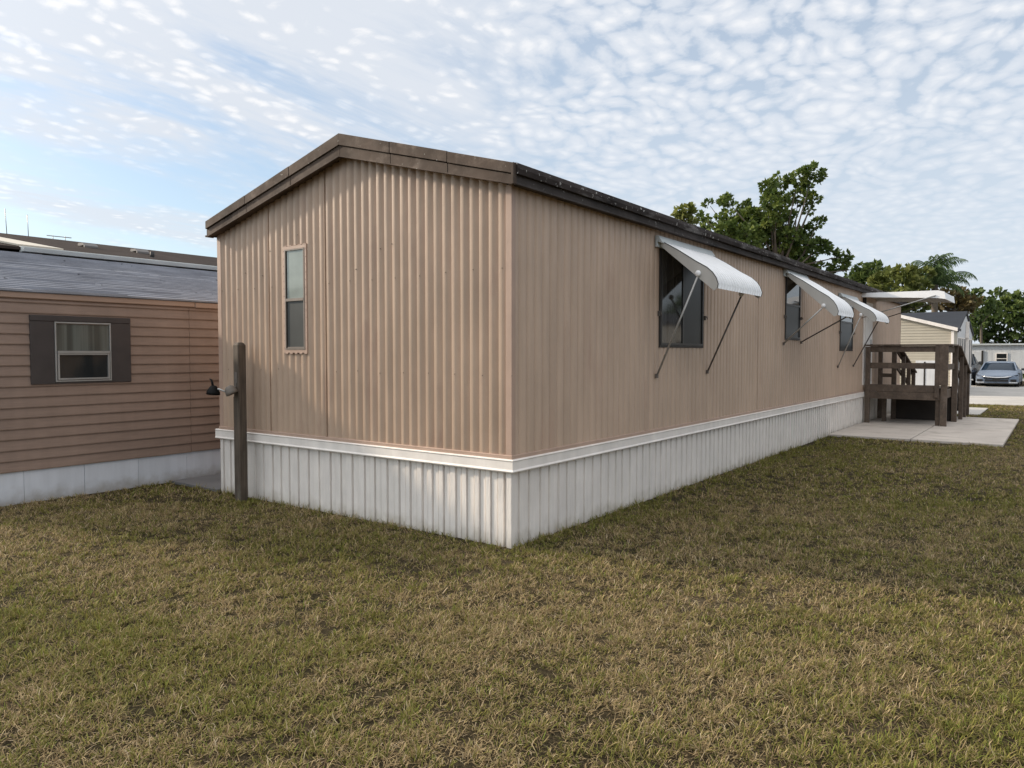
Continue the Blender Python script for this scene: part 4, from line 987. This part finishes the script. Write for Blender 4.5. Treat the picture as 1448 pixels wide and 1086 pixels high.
def palm(base, h, label):
    t = empty('palm_tree', base, label, 'palm', 'trees beyond the homes')
    b = MB(); b.tube([(0, 0, -.1), (.1, .05, h*.5), (.05, 0, h)], [.2, .15, .16], 10); b.build('trunk', M_BARK, t)
    V = []; F = []; T_ = []; fr = MB()
    specs = [(-1.25, .95, 2.6), (-.9, 1.1, 2.2), (-.35, 1.45, 2.3), (.15, 1.45, 2.3), (.45, 1.35, 2.5), (.95, 1.0, 2.6), (-.7, 1.35, 2.3), (.7, 1.2, 2.4), (1.2, .45, 2.7), (1.35, .3, 2.3), (-1.3, .5, 2.3), (-1.1, .2, 2.1), (2.3, .6, 2.2), (3.4, .7, 2.2), (-2.2, .6, 2.2), (2.8, .3, 2), (1.3, -.1, 2.1), (-1.2, -.1, 1.9), (.2, .6, 2.2), (-.3, .9, 2.2)]
    for (az, el, L) in specs:
        dirh = RG*math.sin(az)+FW*(-math.cos(az))*.9
        p = Vector((.05, 0, h)); e = el+.35; pts = [p.copy()]; n = 12
        for i in range(n):
            e -= .04+.30*(i/n)**1.3; p = p+(dirh*math.cos(e)+Vector((0, 0, 1))*math.sin(e))*L*.9/n; pts.append(p.copy())
        fr.tube(pts, [.03*(1-i/13)+.006 for i in range(13)], 5, False)
        for i in range(1, n):
            for s2 in range(3):
                q = pts[i].lerp(pts[i+1], s2/3); d = (pts[i+1]-pts[i]).normalized(); sd_ = d.cross(Vector((0, 0, 1))).normalized()
                ll = L*.24*math.sin(math.pi*min(1, .18+i/n*.85))+.08
                for sg in (-1, 1):
                    tip = q+(sd_*sg*.75+d*.55+Vector((0, 0, -.75-random.random()*.5))).normalized()*ll*random.uniform(.85, 1.1)
                    mid = q.lerp(tip, .5)+Vector((0, 0, .05)); w_ = d*.024
                    o_ = len(V); V += [q-w_*.6, q+w_*.6, mid+w_, tip, mid-w_]; F.append((o_, o_+1, o_+2, o_+3, o_+4)); T_ += [random.random()]*5
    me = bpy.data.meshes.new('frond'); me.from_pydata([tuple(v) for v in V], [], F); at = me.attributes.new('tone', 'FLOAT', 'POINT'); at.data.foreach_set('value', T_); me.materials.append(ML5)
    o = bpy.data.objects.new('crown', me); COL.objects.link(o); o.parent = t
    fr.build('frond_stem', ML5, t)
palm((-1.95, 40.7, 0), 5.3, 'green feather palm with drooping fronds above the white door canopy')
# low greenery beside the white trailer
sh = empty('green_shrub', (-.75, 45.6, 0), 'low green shrub growing by the trailer door', 'shrub')
leaves('foliage', [(0, 0, .6, .5), (.3, .2, 1.1, .35), (-.3, 0, 1.0, .4)], .14, 900, ML2, sh)
b = MB(); b.tube([(0, 0, 0), (0, .05, 1.0)], .03, 6); b.build('stem', M_BARK, sh)
sh = empty('garden_shrub', (2.35, 45.5, 0), 'bushy shrub at the right edge beside the trailer', 'shrub')
leaves('foliage', [(0.1, 0, .35, .4), (.5, .1, .6, .5), (1.1, .1, .7, .6)], .16, 900, ML2, sh)
b = MB(); b.tube([(0, 0, 0), (0, .05, .8)], .04, 6); b.build('stem', M_BARK, sh)

# ---------------------------------------------------------------- the next lot, right of the view (mirrored in the side windows)
rh = empty('grey_long_home', (11, 20, 0), 'long grey home standing on the next lot past the right edge of the lawn', 'mobile home')
m = MB(); m.prism([(11, 0), (15.2, 0), (15.2, 3.0), (13.1, 3.6), (11, 3.0)], 'y', 9, 34); m.v = [(x-11, y-20, z) for x, y, z in m.v]; m.build('wall', mat('grey_siding', (.30, .29, .27), .7, .06, 2), rh)
m = MB(); m.prism([(10.8, 2.98), (13.1, 3.64), (15.4, 2.98), (15.4, 3.08), (13.1, 3.75), (10.8, 3.08)], 'y', 8.8, 34.2); m.v = [(x-11, y-20, z) for x, y, z in m.v]; m.build('roof', M_FARROOF, rh)
for y in (12, 17, 22, 28):
    m = MB(); m.box(10.97, 11, y, y+1.2, 1.2, 2.2); m.v = [(x-11, y_-20, z) for x, y_, z in m.v]; m.build('window', G_DARK, rh)
tree('spreading_tree', (17.5, 27, 0), [(0, 5, 2.2), (1.5, 5.5, 1.8), (-1.6, 4.6, 1.8), (.3, 7, 1.6), (2.6, 4.2, 1.5), (-2.8, 5.2, 1.4)], 'spreading green tree past the right edge of the lawn', ML2, size=.4, per=160, depth=1.5)
tree('spreading_tree', (17.0, 47, 0), [(0, 4, 2.4), (1.8, 4.5, 2), (-2, 4.2, 2), (.3, 5.5, 1.6), (3.4, 3.6, 1.6), (-3.2, 3.4, 1.8)], 'round dark tree at the far end of the next lot', ML2, size=.4, per=160, depth=1.5)
